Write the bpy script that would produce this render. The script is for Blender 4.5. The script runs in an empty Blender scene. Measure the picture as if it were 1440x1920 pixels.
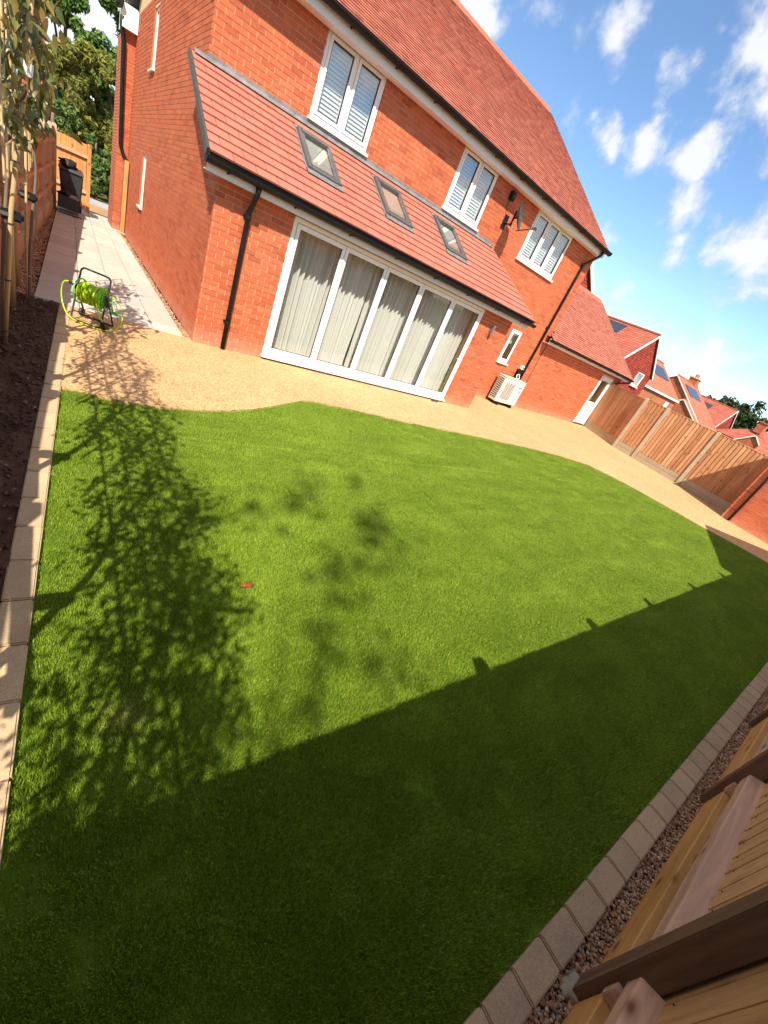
import bpy, bmesh, math, random
from mathutils import Vector, Matrix, noise as mnoise
random.seed(7)
SC = bpy.context.scene
COL = SC.collection
V = Vector
CAM_H = 2.05

# ------------------------------------------------------------------ camera
cam_d = bpy.data.cameras.new('camera')
cam = bpy.data.objects.new('camera', cam_d)
COL.objects.link(cam)
SC.camera = cam
cam_d.sensor_fit = 'HORIZONTAL'
cam_d.sensor_width = 36.0
cam_d.lens = 774.0 / 1440.0 * 36.0
cam_d.clip_start = 0.02
cam_d.clip_end = 1500.0
R0 = V((0.7758, -0.5064, 0.3764)); R1 = V((-0.0015, -0.5981, -0.8014)); R2 = V((0.6310, 0.6212, -0.4648))
# R rows give camera right / down / forward in cam axes of the world basis columns -> world vectors below
right = V((R0[0], R0[1], R0[2])); down = V((R1[0], R1[1], R1[2])); fwd = V((R2[0], R2[1], R2[2]))
m = Matrix(((right.x, -down.x, -fwd.x, 0), (right.y, -down.y, -fwd.y, 0), (right.z, -down.z, -fwd.z, CAM_H), (0, 0, 0, 1)))
cam.matrix_world = m

# ------------------------------------------------------------------ sky, sun, exposure
SUN_TRAVEL = V((0.57, 1.0, -1.30)).normalized()
SUN_EL = math.asin(-SUN_TRAVEL.z)
SUN_ROT = math.atan2(-SUN_TRAVEL.x, -SUN_TRAVEL.y)
world = bpy.data.worlds.new('World'); SC.world = world
world.use_nodes = True
wt = world.node_tree; wn = wt.nodes; wl = wt.links
for n in list(wn): wn.remove(n)
def WN(t, **k):
    n = wn.new(t)
    for a, b in k.items(): setattr(n, a, b)
    return n
sky = WN('ShaderNodeTexSky', sky_type='NISHITA', sun_disc=False, sun_elevation=SUN_EL, sun_rotation=SUN_ROT)
sky.altitude = 1800; sky.air_density = 1.0; sky.dust_density = 0.0; sky.ozone_density = 2.5
bg = WN('ShaderNodeBackground'); bg.inputs['Strength'].default_value = 0.118
wo = WN('ShaderNodeOutputWorld')
tc = WN('ShaderNodeTexCoord')
def wmath(op, a, b=None, c=None):
    n = WN('ShaderNodeMath', operation=op)
    for i, x in enumerate((a, b, c)):
        if x is None: continue
        if isinstance(x, (int, float)): n.inputs[i].default_value = x
        else: wl.new(x, n.inputs[i])
    return n.outputs[0]
# cloud layer as a flat sheet seen in perspective: direction.xy / (z + k)
sep = WN('ShaderNodeSeparateXYZ'); wl.new(tc.outputs['Generated'], sep.inputs[0])
zz = wmath('ADD', wmath('MAXIMUM', sep.outputs[2], 0.0), 0.22)
cmb = WN('ShaderNodeCombineXYZ')
wl.new(wmath('DIVIDE', sep.outputs[0], zz), cmb.inputs[0]); wl.new(wmath('DIVIDE', sep.outputs[1], zz), cmb.inputs[1])
nz = WN('ShaderNodeTexNoise'); nz.inputs['Scale'].default_value = 6.5; nz.inputs['Detail'].default_value = 12; nz.inputs['Roughness'].default_value = 0.58
nz.inputs['Distortion'].default_value = 0.25
wl.new(tc.outputs['Generated'], nz.inputs['Vector'])
nzb = WN('ShaderNodeTexNoise'); nzb.inputs['Scale'].default_value = 19.0; nzb.inputs['Detail'].default_value = 9
wl.new(tc.outputs['Generated'], nzb.inputs['Vector'])
# clouds that stand in the part of the sky that is seen, (direction, angular radius, weight)
BLOBS = [((0.735, 0.535, 0.420), 0.058, .85), ((0.752, 0.478, 0.458), 0.085, 1.0), ((0.728, 0.600, 0.338), 0.045, .9),
         ((0.772, 0.538, 0.338), 0.060, .95), ((0.800, 0.500, 0.330), 0.055, 1.0), ((0.826, 0.492, 0.284), 0.060, .95), ((0.838, 0.480, 0.258), 0.05, .8),
         ((0.893, 0.375, 0.248), 0.085, 1.0), ((0.880, 0.35, 0.31), 0.05, .6), ((0.858, 0.467, 0.214), 0.038, .85), ((0.868, 0.40, 0.235), 0.05, .9),
         ((0.896, 0.426, 0.128), 0.085, .60), ((0.93, 0.34, 0.10), 0.09, .58), ((0.80,0.56,0.20),.05,.35), ((0.505, 0.778, 0.372), 0.05, .95), ((0.46, 0.80, 0.39), 0.06, 1.0),
         ((0.655, 0.62, 0.43), 0.06, .55), ((0.57, 0.72, 0.40), 0.04, .35), ((0.61, 0.68, 0.40), .04, .45), ((0.70, 0.63, 0.34), .025, .6), ((0.86, 0.43, 0.28), .035, .6), ((0.90, 0.40, 0.17), .04, .5), ((0.845, 0.52, 0.15), .03, .5), ((0.92, 0.30, 0.22), .06, .7), ((0.80, 0.43, 0.41), .04, .55)]
wq = WN('ShaderNodeTexNoise'); wq.inputs['Scale'].default_value = 7.0; wq.inputs['Detail'].default_value = 8; wq.inputs['Roughness'].default_value = .62
wl.new(tc.outputs['Generated'], wq.inputs['Vector'])
ws = WN('ShaderNodeVectorMath', operation='SUBTRACT'); wl.new(wq.outputs['Color'], ws.inputs[0]); ws.inputs[1].default_value = (.5, .5, .5)
wv = WN('ShaderNodeVectorMath', operation='SCALE'); wl.new(ws.outputs[0], wv.inputs[0]); wv.inputs['Scale'].default_value = 0.13
wa = WN('ShaderNodeVectorMath', operation='ADD'); wl.new(tc.outputs['Generated'], wa.inputs[0]); wl.new(wv.outputs[0], wa.inputs[1])
acc = None
for d, r, w in BLOBS:
    vm = WN('ShaderNodeVectorMath', operation='DISTANCE'); wl.new(wa.outputs[0], vm.inputs[0]); vm.inputs[1].default_value = V(d).normalized()
    mr = WN('ShaderNodeMapRange'); mr.interpolation_type = 'SMOOTHSTEP'
    wl.new(vm.outputs['Value'], mr.inputs['Value'])
    mr.inputs['From Min'].default_value = 0.0; mr.inputs['From Max'].default_value = r * 1.35
    mr.inputs['To Min'].default_value = w; mr.inputs['To Max'].default_value = 0.0
    acc = mr.outputs[0] if acc is None else wmath('MAXIMUM', acc, mr.outputs[0])
big = WN('ShaderNodeTexNoise'); big.inputs['Scale'].default_value = 1.15; big.inputs['Detail'].default_value = 2
wl.new(cmb.outputs[0], big.inputs['Vector'])
vw = WN('ShaderNodeVectorMath', operation='DISTANCE'); wl.new(tc.outputs['Generated'], vw.inputs[0]); vw.inputs[1].default_value = V((.77, .53, .34)).normalized()
vf = WN('ShaderNodeMapRange'); vf.interpolation_type = 'SMOOTHSTEP'; wl.new(vw.outputs['Value'], vf.inputs['Value']); vf.inputs['From Min'].default_value = .35; vf.inputs['From Max'].default_value = .75
fill_clouds = wmath('MULTIPLY', wmath('MULTIPLY', wmath('MAXIMUM', wmath('SUBTRACT', big.outputs[0], 0.33), 0.0), 4.0), vf.outputs[0])  # unseen clouds added outside the view to lift the ambient light
den = wmath('ADD', wmath('MULTIPLY', wmath('MAXIMUM', acc, fill_clouds), 0.60), wmath('ADD', wmath('MULTIPLY', wmath('SUBTRACT', nz.outputs[0], .5), 1.7), wmath('MULTIPLY', wmath('SUBTRACT', nzb.outputs[0], .5), .8)))
cr = WN('ShaderNodeMapRange'); cr.interpolation_type = 'SMOOTHSTEP'
wl.new(den, cr.inputs['Value']); cr.inputs['From Min'].default_value = 0.13; cr.inputs['From Max'].default_value = .52
cr.inputs['To Min'].default_value = 0.0; cr.inputs['To Max'].default_value = 0.92
skyt = WN('ShaderNodeMix', data_type='RGBA', blend_type='MULTIPLY'); skyt.inputs[0].default_value = 1.0
wl.new(sky.outputs[0], skyt.inputs[6]); skyt.inputs[7].default_value = (0.93, 1.0, 1.0, 1)
mix = WN('ShaderNodeMix', data_type='RGBA'); wl.new(cr.outputs[0], mix.inputs[0])
cc = WN('ShaderNodeMix', data_type='RGBA'); wl.new(cr.outputs[0], cc.inputs[0]); cc.inputs[6].default_value = (3.1, 3.4, 3.9, 1); cc.inputs[7].default_value = (4.4, 4.4, 4.45, 1)
wl.new(skyt.outputs[2], mix.inputs[6]); wl.new(cc.outputs[2], mix.inputs[7])
wl.new(mix.outputs[2], bg.inputs['Color']); wl.new(bg.outputs[0], wo.inputs[0])

sun_d = bpy.data.lights.new('sun', 'SUN'); sun = bpy.data.objects.new('sun', sun_d); COL.objects.link(sun)
sun_d.energy = 4.1; sun_d.angle = math.radians(0.55); sun_d.color = (1.0, 0.93, 0.80)
sun.rotation_mode = 'QUATERNION'; sun.rotation_quaternion = SUN_TRAVEL.to_track_quat('-Z', 'Y'); sun.location = (-10, -16, 21)
SC.view_settings.view_transform = 'Standard'; SC.view_settings.look = 'None'
SC.view_settings.exposure = 1.02; SC.view_settings.gamma = 1.0; SC.view_settings.use_curve_mapping = False

# ------------------------------------------------------------------ materials
MATS = {}
class NT:
    def __init__(s, name):
        s.m = bpy.data.materials.new(name); s.m.use_nodes = True; s.t = s.m.node_tree; s.n = s.t.nodes; s.l = s.t.links
        s.b = s.n['Principled BSDF']; MATS[name] = s.m
    def new(s, t, **k):
        n = s.n.new(t)
        for a, b in k.items(): setattr(n, a, b)
        return n
    def link(s, a, b): s.l.new(a, b)
    def noise(s, scale, detail=4, rough=.55, vec=None, dist=0):
        n = s.new('ShaderNodeTexNoise'); n.inputs['Scale'].default_value = scale; n.inputs['Detail'].default_value = detail
        n.inputs['Roughness'].default_value = rough; n.inputs['Distortion'].default_value = dist
        s.link(vec if vec is not None else s.coord(), n.inputs['Vector']); return n.outputs[0]
    def coord(s):
        if not hasattr(s, '_c'):
            s._c = s.new('ShaderNodeNewGeometry').outputs['Position']
        return s._c
    def ramp(s, fac, stops):
        r = s.new('ShaderNodeValToRGB'); e = r.color_ramp.elements
        while len(e) < len(stops): e.new(.5)
        for i, (p, c) in enumerate(stops): e[i].position = p; e[i].color = (*c, 1)
        s.link(fac, r.inputs[0]); return r.outputs[0]
    def math(s, op, a, b=None):
        n = s.new('ShaderNodeMath', operation=op)
        for i, x in enumerate((a, b)):
            if x is None: continue
            if isinstance(x, (int, float)): n.inputs[i].default_value = x
            else: s.link(x, n.inputs[i])
        return n.outputs[0]
    def mixc(s, fac, a, b, mode='MIX'):
        n = s.new('ShaderNodeMix', data_type='RGBA', blend_type=mode)
        for i, x in ((0, fac), (6, a), (7, b)):
            if isinstance(x, (int, float)): n.inputs[i].default_value = x
            elif isinstance(x, tuple): n.inputs[i].default_value = (*x, 1)
            else: s.link(x, n.inputs[i])
        return n.outputs[2]
    def rnd(s):
        g = s.new('ShaderNodeNewGeometry'); o = s.new('ShaderNodeObjectInfo')
        return s.math('FRACT', s.math('ADD', g.outputs['Random Per Island'], o.outputs['Random']))
    def base(s, c): s.link(c, s.b.inputs['Base Color']) if not isinstance(c, tuple) else setattr(s.b.inputs['Base Color'], 'default_value', (*c, 1))
    def rough(s, r, spec=.4): s.b.inputs['Roughness'].default_value = r; s.b.inputs['Specular IOR Level'].default_value = spec
    def bump(s, h, strength=.3, dist=.01):
        b = s.new('ShaderNodeBump'); b.inputs['Strength'].default_value = strength; b.inputs['Distance'].default_value = dist
        s.link(h, b.inputs['Height']); s.link(b.outputs[0], s.b.inputs['Normal'])
def plain(name, c, r=.5, spec=.4, var=.12, scale=6, metal=0):
    k = NT(name); n = k.noise(scale, 5)
    lo = tuple(x * (1 - var) for x in c); hi = tuple(min(1, x * (1 + var)) for x in c)
    k.base(k.ramp(n, [(.3, lo), (.7, hi)])); k.rough(r, spec); k.b.inputs['Metallic'].default_value = metal
    return k.m
def varied(name, stops, r=.8, spec=.2, nscale=9, grime=.25, bscale=90, bstr=.25, big=.6):
    k = NT(name); c = k.ramp(k.rnd(), stops)
    g = k.noise(nscale, 6, .62); g2 = k.noise(big, 3)
    f = k.math('ADD', k.math('MULTIPLY', g, .7), k.math('MULTIPLY', g2, .3))
    sh = k.ramp(f, [(.28, (1 - grime,) * 3), (.72, (1 + grime * .5,) * 3)])
    k.base(k.mixc(1.0, c, sh, 'MULTIPLY')); k.rough(r, spec); k.bump(k.noise(bscale, 4), bstr, .004); return k.m
varied('brick', [(0, (.43, .100, .046)), (.12, (.49, .124, .056)), (.45, (.53, .142, .064)), (.7, (.51, .134, .060)), (.88, (.56, .165, .080)), (.98, (.40, .098, .046))], .85, .15, 14, .19)
def brick_bloom():
    m_ = MATS['brick']; t = m_.node_tree; b = t.nodes['Principled BSDF']; src = b.inputs['Base Color'].links[0].from_socket
    g_ = t.nodes.new('ShaderNodeNewGeometry'); sx = t.nodes.new('ShaderNodeSeparateXYZ'); t.links.new(g_.outputs['Position'], sx.inputs[0])
    n_ = t.nodes.new('ShaderNodeTexNoise'); n_.inputs['Scale'].default_value = 5; n_.inputs['Detail'].default_value = 6; t.links.new(g_.outputs['Position'], n_.inputs['Vector'])
    mr = t.nodes.new('ShaderNodeMapRange'); mr.inputs['From Min'].default_value = .30; mr.inputs['From Max'].default_value = .02; mr.inputs['To Max'].default_value = .9; t.links.new(sx.outputs[2], mr.inputs['Value'])
    mm = t.nodes.new('ShaderNodeMath'); mm.operation = 'MULTIPLY'; t.links.new(mr.outputs[0], mm.inputs[0]); t.links.new(n_.outputs[0], mm.inputs[1])
    mx = t.nodes.new('ShaderNodeMix'); mx.data_type = 'RGBA'; t.links.new(mm.outputs[0], mx.inputs[0]); t.links.new(src, mx.inputs[6]); mx.inputs[7].default_value = (.60, .31, .22, 1); t.links.new(mx.outputs[2], b.inputs['Base Color'])
brick_bloom()
varied('plain_tile', [(0, (0.310, 0.096, 0.065)), (.3, (0.387, 0.129, 0.086)), (.7, (0.430, 0.153, 0.105)), (1, (0.335, 0.107, 0.074))], .85, .15, 8, .2)
varied('roof_tile', [(0, (0.430, 0.142, 0.099)), (.5, (0.464, 0.159, 0.112)), (1, (0.404, 0.129, 0.090))], .8, .2, 5, .14, 60, .15)
varied('hung_tile', [(0, (.34, .050, .036)), (.5, (.42, .070, .048)), (1, (.28, .042, .034))], .8, .2, 5, .2)
plain('mortar', (.66, .46, .28), .95, .1, .16, 20)
plain('upvc', (.80, .78, .74), .35, .4, .03, 2)
plain('upvc_cream', (.76, .71, .62), .4, .4, .03, 2)
plain('black_plastic', (.012, .011, .011), .5, .22, .2, 5)
plain('dark_grey', (.055, .055, .055), .45, .5, .15, 8)
plain('rooflight_grey', (.10, .095, .09), .4, .5, .1, 8)
plain('ridge', (.47, .13, .08), .8, .2, .15, 9)
plain('blind_grey', (0.315, 0.292, 0.255), .9, .1, .05, 20)
plain('slat', (.86, .87, .86), .45, .3, .02, 3)
plain('dish', (0.051, 0.051, 0.054), .45, .4, .1, 10)
plain('ac_cream', (.74, .68, .56), .4, .4, .03, 3)
plain('steel', (.35, .35, .36), .3, .5, .1, 10, .8)
plain('hose', (.44, .66, .008), .38, .5, .1, 20)
plain('reel_green', (.10, .55, .035), .4, .5, .08, 10)
plain('reel_frame', (.035, .036, .04), .4, .5, .1, 10)
plain('bag', (.016, .016, .018), .55, .4, .3, 12)
plain('bin', (.030, .031, .034), .5, .4, .15, 6)
plain('rubber', (.011, .011, .012), .5, .4, .2, 20)
plain('tape', (.75, .76, .80), .5, .3, .04, 20)
plain('road', (.34, .33, .33), .9, .2, .08, 4)
plain('blue_panel', (.035, .042, .060), .18, .6, .15, 3)
plain('lead_dark', (.05, .05, .05), .7, .3, .2, 15)
plain('pot', (.34, .15, .09), .8, .2, .1, 10)
plain('plaster', (.6, .58, .54), .9, .1, .03, 2)
plain('floor_in', (.28, .22, .16), .5, .3, .1, 4)
plain('dead_leaf', (.30, .06, .022), .6, .3, .3, 40)
plain('flower', (.75, .12, .05), .6, .3, .2, 30)
def lead():
    k = NT('lead'); n = k.noise(7, 6, .65); n2 = k.noise(60, 3)
    k.base(k.ramp(n, [(.3, (.13, .125, .125)), (.7, (.30, .29, .285))])); k.rough(.55, .5); k.b.inputs['Metallic'].default_value = .25; k.bump(n2, .2, .004)
lead()
def mp3_(k, off, axis):
    q = k.new('ShaderNodeMapping'); k.link(off.outputs[0], q.inputs[0]); z = [40, 40, 40]; z[axis] = 90; q.inputs['Scale'].default_value = z; return q.outputs[0]
def wood(name, axis, cols, dark=.5, knots=True):
    k = NT(name)
    oc = k.new('ShaderNodeNewGeometry').outputs['Position']
    r = k.rnd()
    off = k.new('ShaderNodeVectorMath', operation='ADD'); k.link(oc, off.inputs[0])
    cx = k.new('ShaderNodeCombineXYZ')
    for i in range(3): k.link(k.math('MULTIPLY', r, 37.0 + 11 * i), cx.inputs[i])
    k.link(cx.outputs[0], off.inputs[1])
    mp = k.new('ShaderNodeMapping'); k.link(off.outputs[0], mp.inputs[0])
    sc = [26, 26, 26]; sc[axis] = 1.6; mp.inputs['Scale'].default_value = sc
    g = k.noise(1.0, 6, .6, mp.outputs[0], .6)
    mp2 = k.new('ShaderNodeMapping'); k.link(off.outputs[0], mp2.inputs[0]); sc2 = [7, 7, 7]; sc2[axis] = 3.0; mp2.inputs['Scale'].default_value = sc2
    vo = k.new('ShaderNodeTexVoronoi'); vo.inputs['Scale'].default_value = 1.15; k.link(mp2.outputs[0], vo.inputs['Vector'])
    c = k.ramp(r, cols)
    gr = k.ramp(g, [(.25, (1 - dark,) * 3), (.6, (1.08,) * 3)])
    c = k.mixc(1.0, c, gr, 'MULTIPLY')
    if knots:
        kn = k.ramp(vo.outputs['Distance'], [(.07, (.36, .26, .2)), (.15, (.8, .74, .68)), (.24, (1, 1, 1))])
        c = k.mixc(1.0, c, kn, 'MULTIPLY')
    lf = k.ramp(k.noise(.9, 3), [(.3, (.88,) * 3), (.7, (1.08,) * 3)])
    k.base(k.mixc(1.0, c, lf, 'MULTIPLY')); k.rough(.75, .2)
    fine = k.noise(1.0, 3, .7, mp3_(k, off, axis)); k.bump(k.math('ADD', k.math('MULTIPLY', g, .6), k.math('MULTIPLY', fine, .6)), .5, .004)
WC = [(0, (.40, .185, .085)), (.3, (.48, .235, .110)), (.6, (.52, .270, .130)), (.85, (.57, .32, .165)), (1, (.43, .205, .095))]
wood('fence_wood', 2, WC, .38)
wood('rail_wood', 0, [(0, (0.552, 0.324, 0.207)), (1, (0.662, 0.400, 0.262))], .3)
wood('rail_wood_y', 1, [(0, (.46, .24, .12)), (1, (.54, .30, .16))], .3)
wood('gravel_board_wood', 0, [(0, (0.624, 0.324, 0.096)), (1, (0.696, 0.372, 0.120))], .3)
wood('near_board_wood', 2, [(0, (.57, .315, .14)), (1, (.66, .38, .18))], .3)
wood('post_wood', 2, [(0, (.15, .082, .048)), (1, (.19, .105, .06))], .45, False)
wood('stake_wood', 2, [(0, (.42, .235, .105)), (1, (.52, .30, .14))], .35)
wood('bamboo', 2, [(0, (.52, .36, .17)), (1, (.58, .42, .22))], .25, False)
wood('gate_wood', 2, [(0, (.56, .25, .085)), (1, (.62, .29, .10))], .35)
wood('bark', 2, [(0, (.16, .12, .085)), (1, (.22, .165, .12))], .5, False)
def concrete(name, c):
    k = NT(name); n = k.noise(5, 8, .7); n2 = k.noise(160, 3); n3 = k.noise(1.2, 3)
    f = k.math('ADD', k.math('MULTIPLY', n, .6), k.math('MULTIPLY', n3, .4))
    c1 = k.ramp(f, [(.3, tuple(x * .78 for x in c)), (.7, tuple(x * 1.12 for x in c))])
    sp = k.ramp(n2, [(.35, (.8,) * 3), (.6, (1.05,) * 3)])
    r = k.ramp(k.rnd(), [(0, (.90, .90, .90)), (.5, (1, .985, .97)), (1, (1.07, 1.05, 1.02))])
    k.base(k.mixc(1.0, k.mixc(1.0, c1, sp, 'MULTIPLY'), r, 'MULTIPLY')); k.rough(.9, .2); k.bump(n2, .3, .003)
concrete('concrete', (0.520, 0.420, 0.300)); concrete('gravel_board_concrete', (0.440, 0.360, 0.250)); concrete('slab', (.54, .50, .44)); concrete('kerb', (.56, .395, .24))
def resin():
    k = NT('resin'); v = k.new('ShaderNodeTexVoronoi'); v.inputs['Scale'].default_value = 95; k.link(k.coord(), v.inputs['Vector'])
    sepc = k.new('ShaderNodeSeparateColor'); k.link(v.outputs['Color'], sepc.inputs[0])
    c = k.ramp(sepc.outputs[0], [(0, (0.224, 0.110, 0.047)), (.10, (0.404, 0.209, 0.090)), (.28, (0.617, 0.361, 0.164)), (.6, (0.696, 0.428, 0.206)), (.9, (0.785, 0.533, 0.296)), (1, (0.471, 0.240, 0.106))])
    l = k.ramp(k.noise(.7, 4), [(.3, (.9, .9, .9)), (.7, (1.06, 1.05, 1.03))])
    e = k.ramp(v.outputs['Distance'], [(.0, (1.05,) * 3), (.75, (.80, .78, .76))])
    st = k.ramp(k.noise(3.2, 6, .7), [(.28, (.86, .84, .82)), (.5, (1, 1, 1))])
    k.base(k.mixc(1.0, k.mixc(1.0, k.mixc(1.0, c, l, 'MULTIPLY'), e, 'MULTIPLY'), st, 'MULTIPLY')); k.rough(.7, .3); k.bump(v.outputs['Distance'], .35, -.004)
resin()
def soil():
    k = NT('soil'); n = k.noise(18, 8, .7); n2 = k.noise(2, 3)
    k.base(k.mixc(1.0, k.ramp(n, [(.25, (.062, .032, .021)), (.6, (.125, .068, .047)), (.8, (.18, .105, .075))]), k.ramp(n2, [(.3, (.8,) * 3), (.7, (1.2,) * 3)]), 'MULTIPLY'))
    k.rough(.95, .1); k.bump(k.noise(70, 6, .7), .7, .012)
soil()
varied('pebble', [(0, (.22, .10, .05)), (.25, (.46, .25, .12)), (.5, (.56, .36, .19)), (.7, (.38, .17, .075)), (.85, (.64, .50, .36)), (1, (.24, .15, .10))], .6, .35, 60, .2, 200, .1)
varied('soil_clod', [(0, (.07, .036, .024)), (.7, (.13, .072, .050)), (.93, (.18, .11, .075)), (1, (.36, .28, .22))], .95, .1, 50, .3)
def leafmat(name, stops, trans=.3, spec=.35, rough=.5, big=.35):
    k = NT(name); c = k.ramp(k.rnd(), stops)
    lf = k.ramp(k.noise(big, 3), [(.3, (.72, .74, .7)), (.7, (1.22, 1.2, 1.15))])
    c = k.mixc(1.0, c, lf, 'MULTIPLY'); k.base(c); k.rough(rough, spec)
    t = k.new('ShaderNodeBsdfTranslucent'); k.link(c, t.inputs[0]); mx = k.new('ShaderNodeMixShader'); mx.inputs[0].default_value = trans
    k.link(k.b.outputs[0], mx.inputs[1]); k.link(t.outputs[0], mx.inputs[2]); k.link(mx.outputs[0], k.n['Material Output'].inputs[0])
leafmat('hedge_leaf', [(0, (0.108, 0.150, 0.024)), (.4, (0.228, 0.258, 0.042)), (.75, (0.348, 0.342, 0.072)), (1, (0.456, 0.384, 0.108))], .5)
leafmat('green_leaf', [(0, (0.056, 0.119, 0.022)), (.5, (0.106, 0.188, 0.037)), (1, (0.188, 0.269, 0.062))])
leafmat('dark_leaf', [(0, (.020, .040, .014)), (.5, (.040, .070, .022)), (1, (.065, .10, .032))])
leafmat('magnolia_leaf', [(0, (.055, .085, .016)), (.5, (.12, .135, .028)), (.8, (.20, .17, .045)), (1, (.30, .19, .06))], .25, .6, .35, 4)
leafmat('wild_grass', [(0, (.08, .13, .02)), (1, (.16, .20, .05))])
SEAM_A, SEAM_B = 4.02, .02
def grassmat():
    k = NT('turf'); r = k.rnd()
    c = k.ramp(r, [(0, (0.131, 0.217, 0.011)), (.35, (0.200, 0.311, 0.016)), (.7, (0.270, 0.392, 0.027)), (.9, (0.347, 0.464, 0.052)), (1, (0.415, 0.435, 0.119))])
    p = k.coord()
    mp = k.new('ShaderNodeMapping'); k.link(p, mp.inputs[0]); mp.inputs['Scale'].default_value = (.9, 3.2, 1); mp.inputs['Rotation'].default_value = (0, 0, .12)
    lf = k.ramp(k.noise(1.0, 4, .6, mp.outputs[0], .4), [(.30, (.82, .86, .80)), (.5, (1, 1, 1)), (.70, (1.20, 1.15, 1.28))])
    sp = k.new('ShaderNodeSeparateXYZ'); k.link(p, sp.inputs[0])
    dl_ = k.math('ABSOLUTE', k.math('SUBTRACT', k.math('ADD', sp.outputs[1], k.math('MULTIPLY', sp.outputs[0], SEAM_B)), SEAM_A))
    seam = k.ramp(dl_, [(0, (1.45, 1.35, 1.5)), (.018, (1, 1, 1))])
    c2 = k.mixc(1.0, k.mixc(1.0, c, lf, 'MULTIPLY'), seam, 'MULTIPLY')
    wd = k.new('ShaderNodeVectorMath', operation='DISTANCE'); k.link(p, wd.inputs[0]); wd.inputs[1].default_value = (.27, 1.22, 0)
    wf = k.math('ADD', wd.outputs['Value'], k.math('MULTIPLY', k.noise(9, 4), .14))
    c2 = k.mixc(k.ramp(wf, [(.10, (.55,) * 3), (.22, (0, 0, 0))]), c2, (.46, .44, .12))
    # swirls left by brushing the pile
    sv = k.new('ShaderNodeTexNoise'); sv.inputs['Scale'].default_value = 1.1; sv.inputs['Detail'].default_value = 3; sv.inputs['Distortion'].default_value = 2.2; k.link(p, sv.inputs['Vector'])
    c2 = k.mixc(1.0, c2, k.ramp(sv.outputs[0], [(.34, (.91, .94, .90)), (.5, (1, 1, 1)), (.64, (1.10, 1.07, 1.16))]), 'MULTIPLY'); k.base(c2); k.rough(.5, .35)
    t = k.new('ShaderNodeBsdfTranslucent'); k.link(c2, t.inputs[0]); mx = k.new('ShaderNodeMixShader'); mx.inputs[0].default_value = .25
    k.link(k.b.outputs[0], mx.inputs[1]); k.link(t.outputs[0], mx.inputs[2]); k.link(mx.outputs[0], k.n['Material Output'].inputs[0])
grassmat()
plain('turf_base', (.085, .145, .010), .95, .1, .2, 30)
def ground():
    k = NT('ground'); n = k.noise(.25, 6); k.base(k.ramp(n, [(.35, (.07, .10, .025)), (.6, (.16, .13, .06)), (.8, (.30, .19, .10))])); k.rough(.95, .1); k.bump(k.noise(6, 6), .5, .05)
ground()
def dirt():
    k = NT('dirt'); n = k.noise(3, 7, .7); k.base(k.ramp(n, [(.3, (.28, .15, .065)), (.7, (.46, .28, .14))])); k.rough(.95, .1); k.bump(n, .6, .05)
dirt()
def glass(name, tint, f0):
    k = NT(name); k.n.remove(k.b)
    tr = k.new('ShaderNodeBsdfTransparent'); tr.inputs[0].default_value = (*tint, 1)
    gl = k.new('ShaderNodeBsdfGlossy'); gl.inputs['Roughness'].default_value = .004; gl.inputs[0].default_value = (1, 1, 1, 1)
    lw = k.new('ShaderNodeLayerWeight'); lw.inputs['Blend'].default_value = .5
    fr = k.math('ADD', k.math('MULTIPLY', k.math('POWER', lw.outputs['Facing'], 4.0), 1 - f0), f0)
    mx = k.new('ShaderNodeMixShader'); k.link(fr, mx.inputs[0]); k.link(tr.outputs[0], mx.inputs[1]); k.link(gl.outputs[0], mx.inputs[2])
    k.link(mx.outputs[0], k.n['Material Output'].inputs[0])
glass('glass', (.90, .93, .93), .15); glass('door_glass', (.96, .97, .96), .045)
def sheer():
    k = NT('sheer'); k.base((.86, .85, .81)); k.rough(.9, .1)
    t = k.new('ShaderNodeBsdfTranslucent'); t.inputs[0].default_value = (.7, .69, .64, 1); mx = k.new('ShaderNodeMixShader'); mx.inputs[0].default_value = .35
    k.link(k.b.outputs[0], mx.inputs[1]); k.link(t.outputs[0], mx.inputs[2]); k.link(mx.outputs[0], k.n['Material Output'].inputs[0])
sheer()
def far_brick(name, stops, sx, sz, mortar_c):
    k = NT(name); b = k.new('ShaderNodeTexBrick'); mp = k.new('ShaderNodeMapping')
    tcn = k.new('ShaderNodeTexCoord'); s = k.new('ShaderNodeSeparateXYZ'); k.link(tcn.outputs['Object'], s.inputs[0]); c = k.new('ShaderNodeCombineXYZ')
    k.link(k.math('ADD', s.outputs[0], s.outputs[1]), c.inputs[0]); k.link(s.outputs[2], c.inputs[1])
    k.link(c.outputs[0], b.inputs['Vector']); b.inputs['Scale'].default_value = 1; b.inputs['Brick Width'].default_value = sx; b.inputs['Row Height'].default_value = sz
    b.inputs['Mortar Size'].default_value = sz * .09; b.inputs['Color1'].default_value = (*stops[0], 1); b.inputs['Color2'].default_value = (*stops[1], 1); b.inputs['Mortar'].default_value = (*mortar_c, 1)
    k.base(k.mixc(1.0, b.outputs['Color'], k.ramp(k.noise(1.5, 4), [(.3, (.85,) * 3), (.7, (1.12,) * 3)]), 'MULTIPLY')); k.rough(.85, .15); k.bump(b.outputs['Fac'], .5, -.01)
far_brick('far_brick', ((.36, .085, .04), (.44, .11, .05)), .225, .075, (.5, .33, .2))
far_brick('far_hung', ((.46, .075, .050), (.25, .036, .028)), .20, .14, (.07, .014, .012))
far_brick('far_roof', ((.44, .13, .085), (.36, .095, .065)), .30, .16, (.18, .05, .035))
far_brick('far_roof_orange', ((.50, .15, .085), (.46, .13, .075)), .33, .2, (.30, .08, .05))

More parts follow.
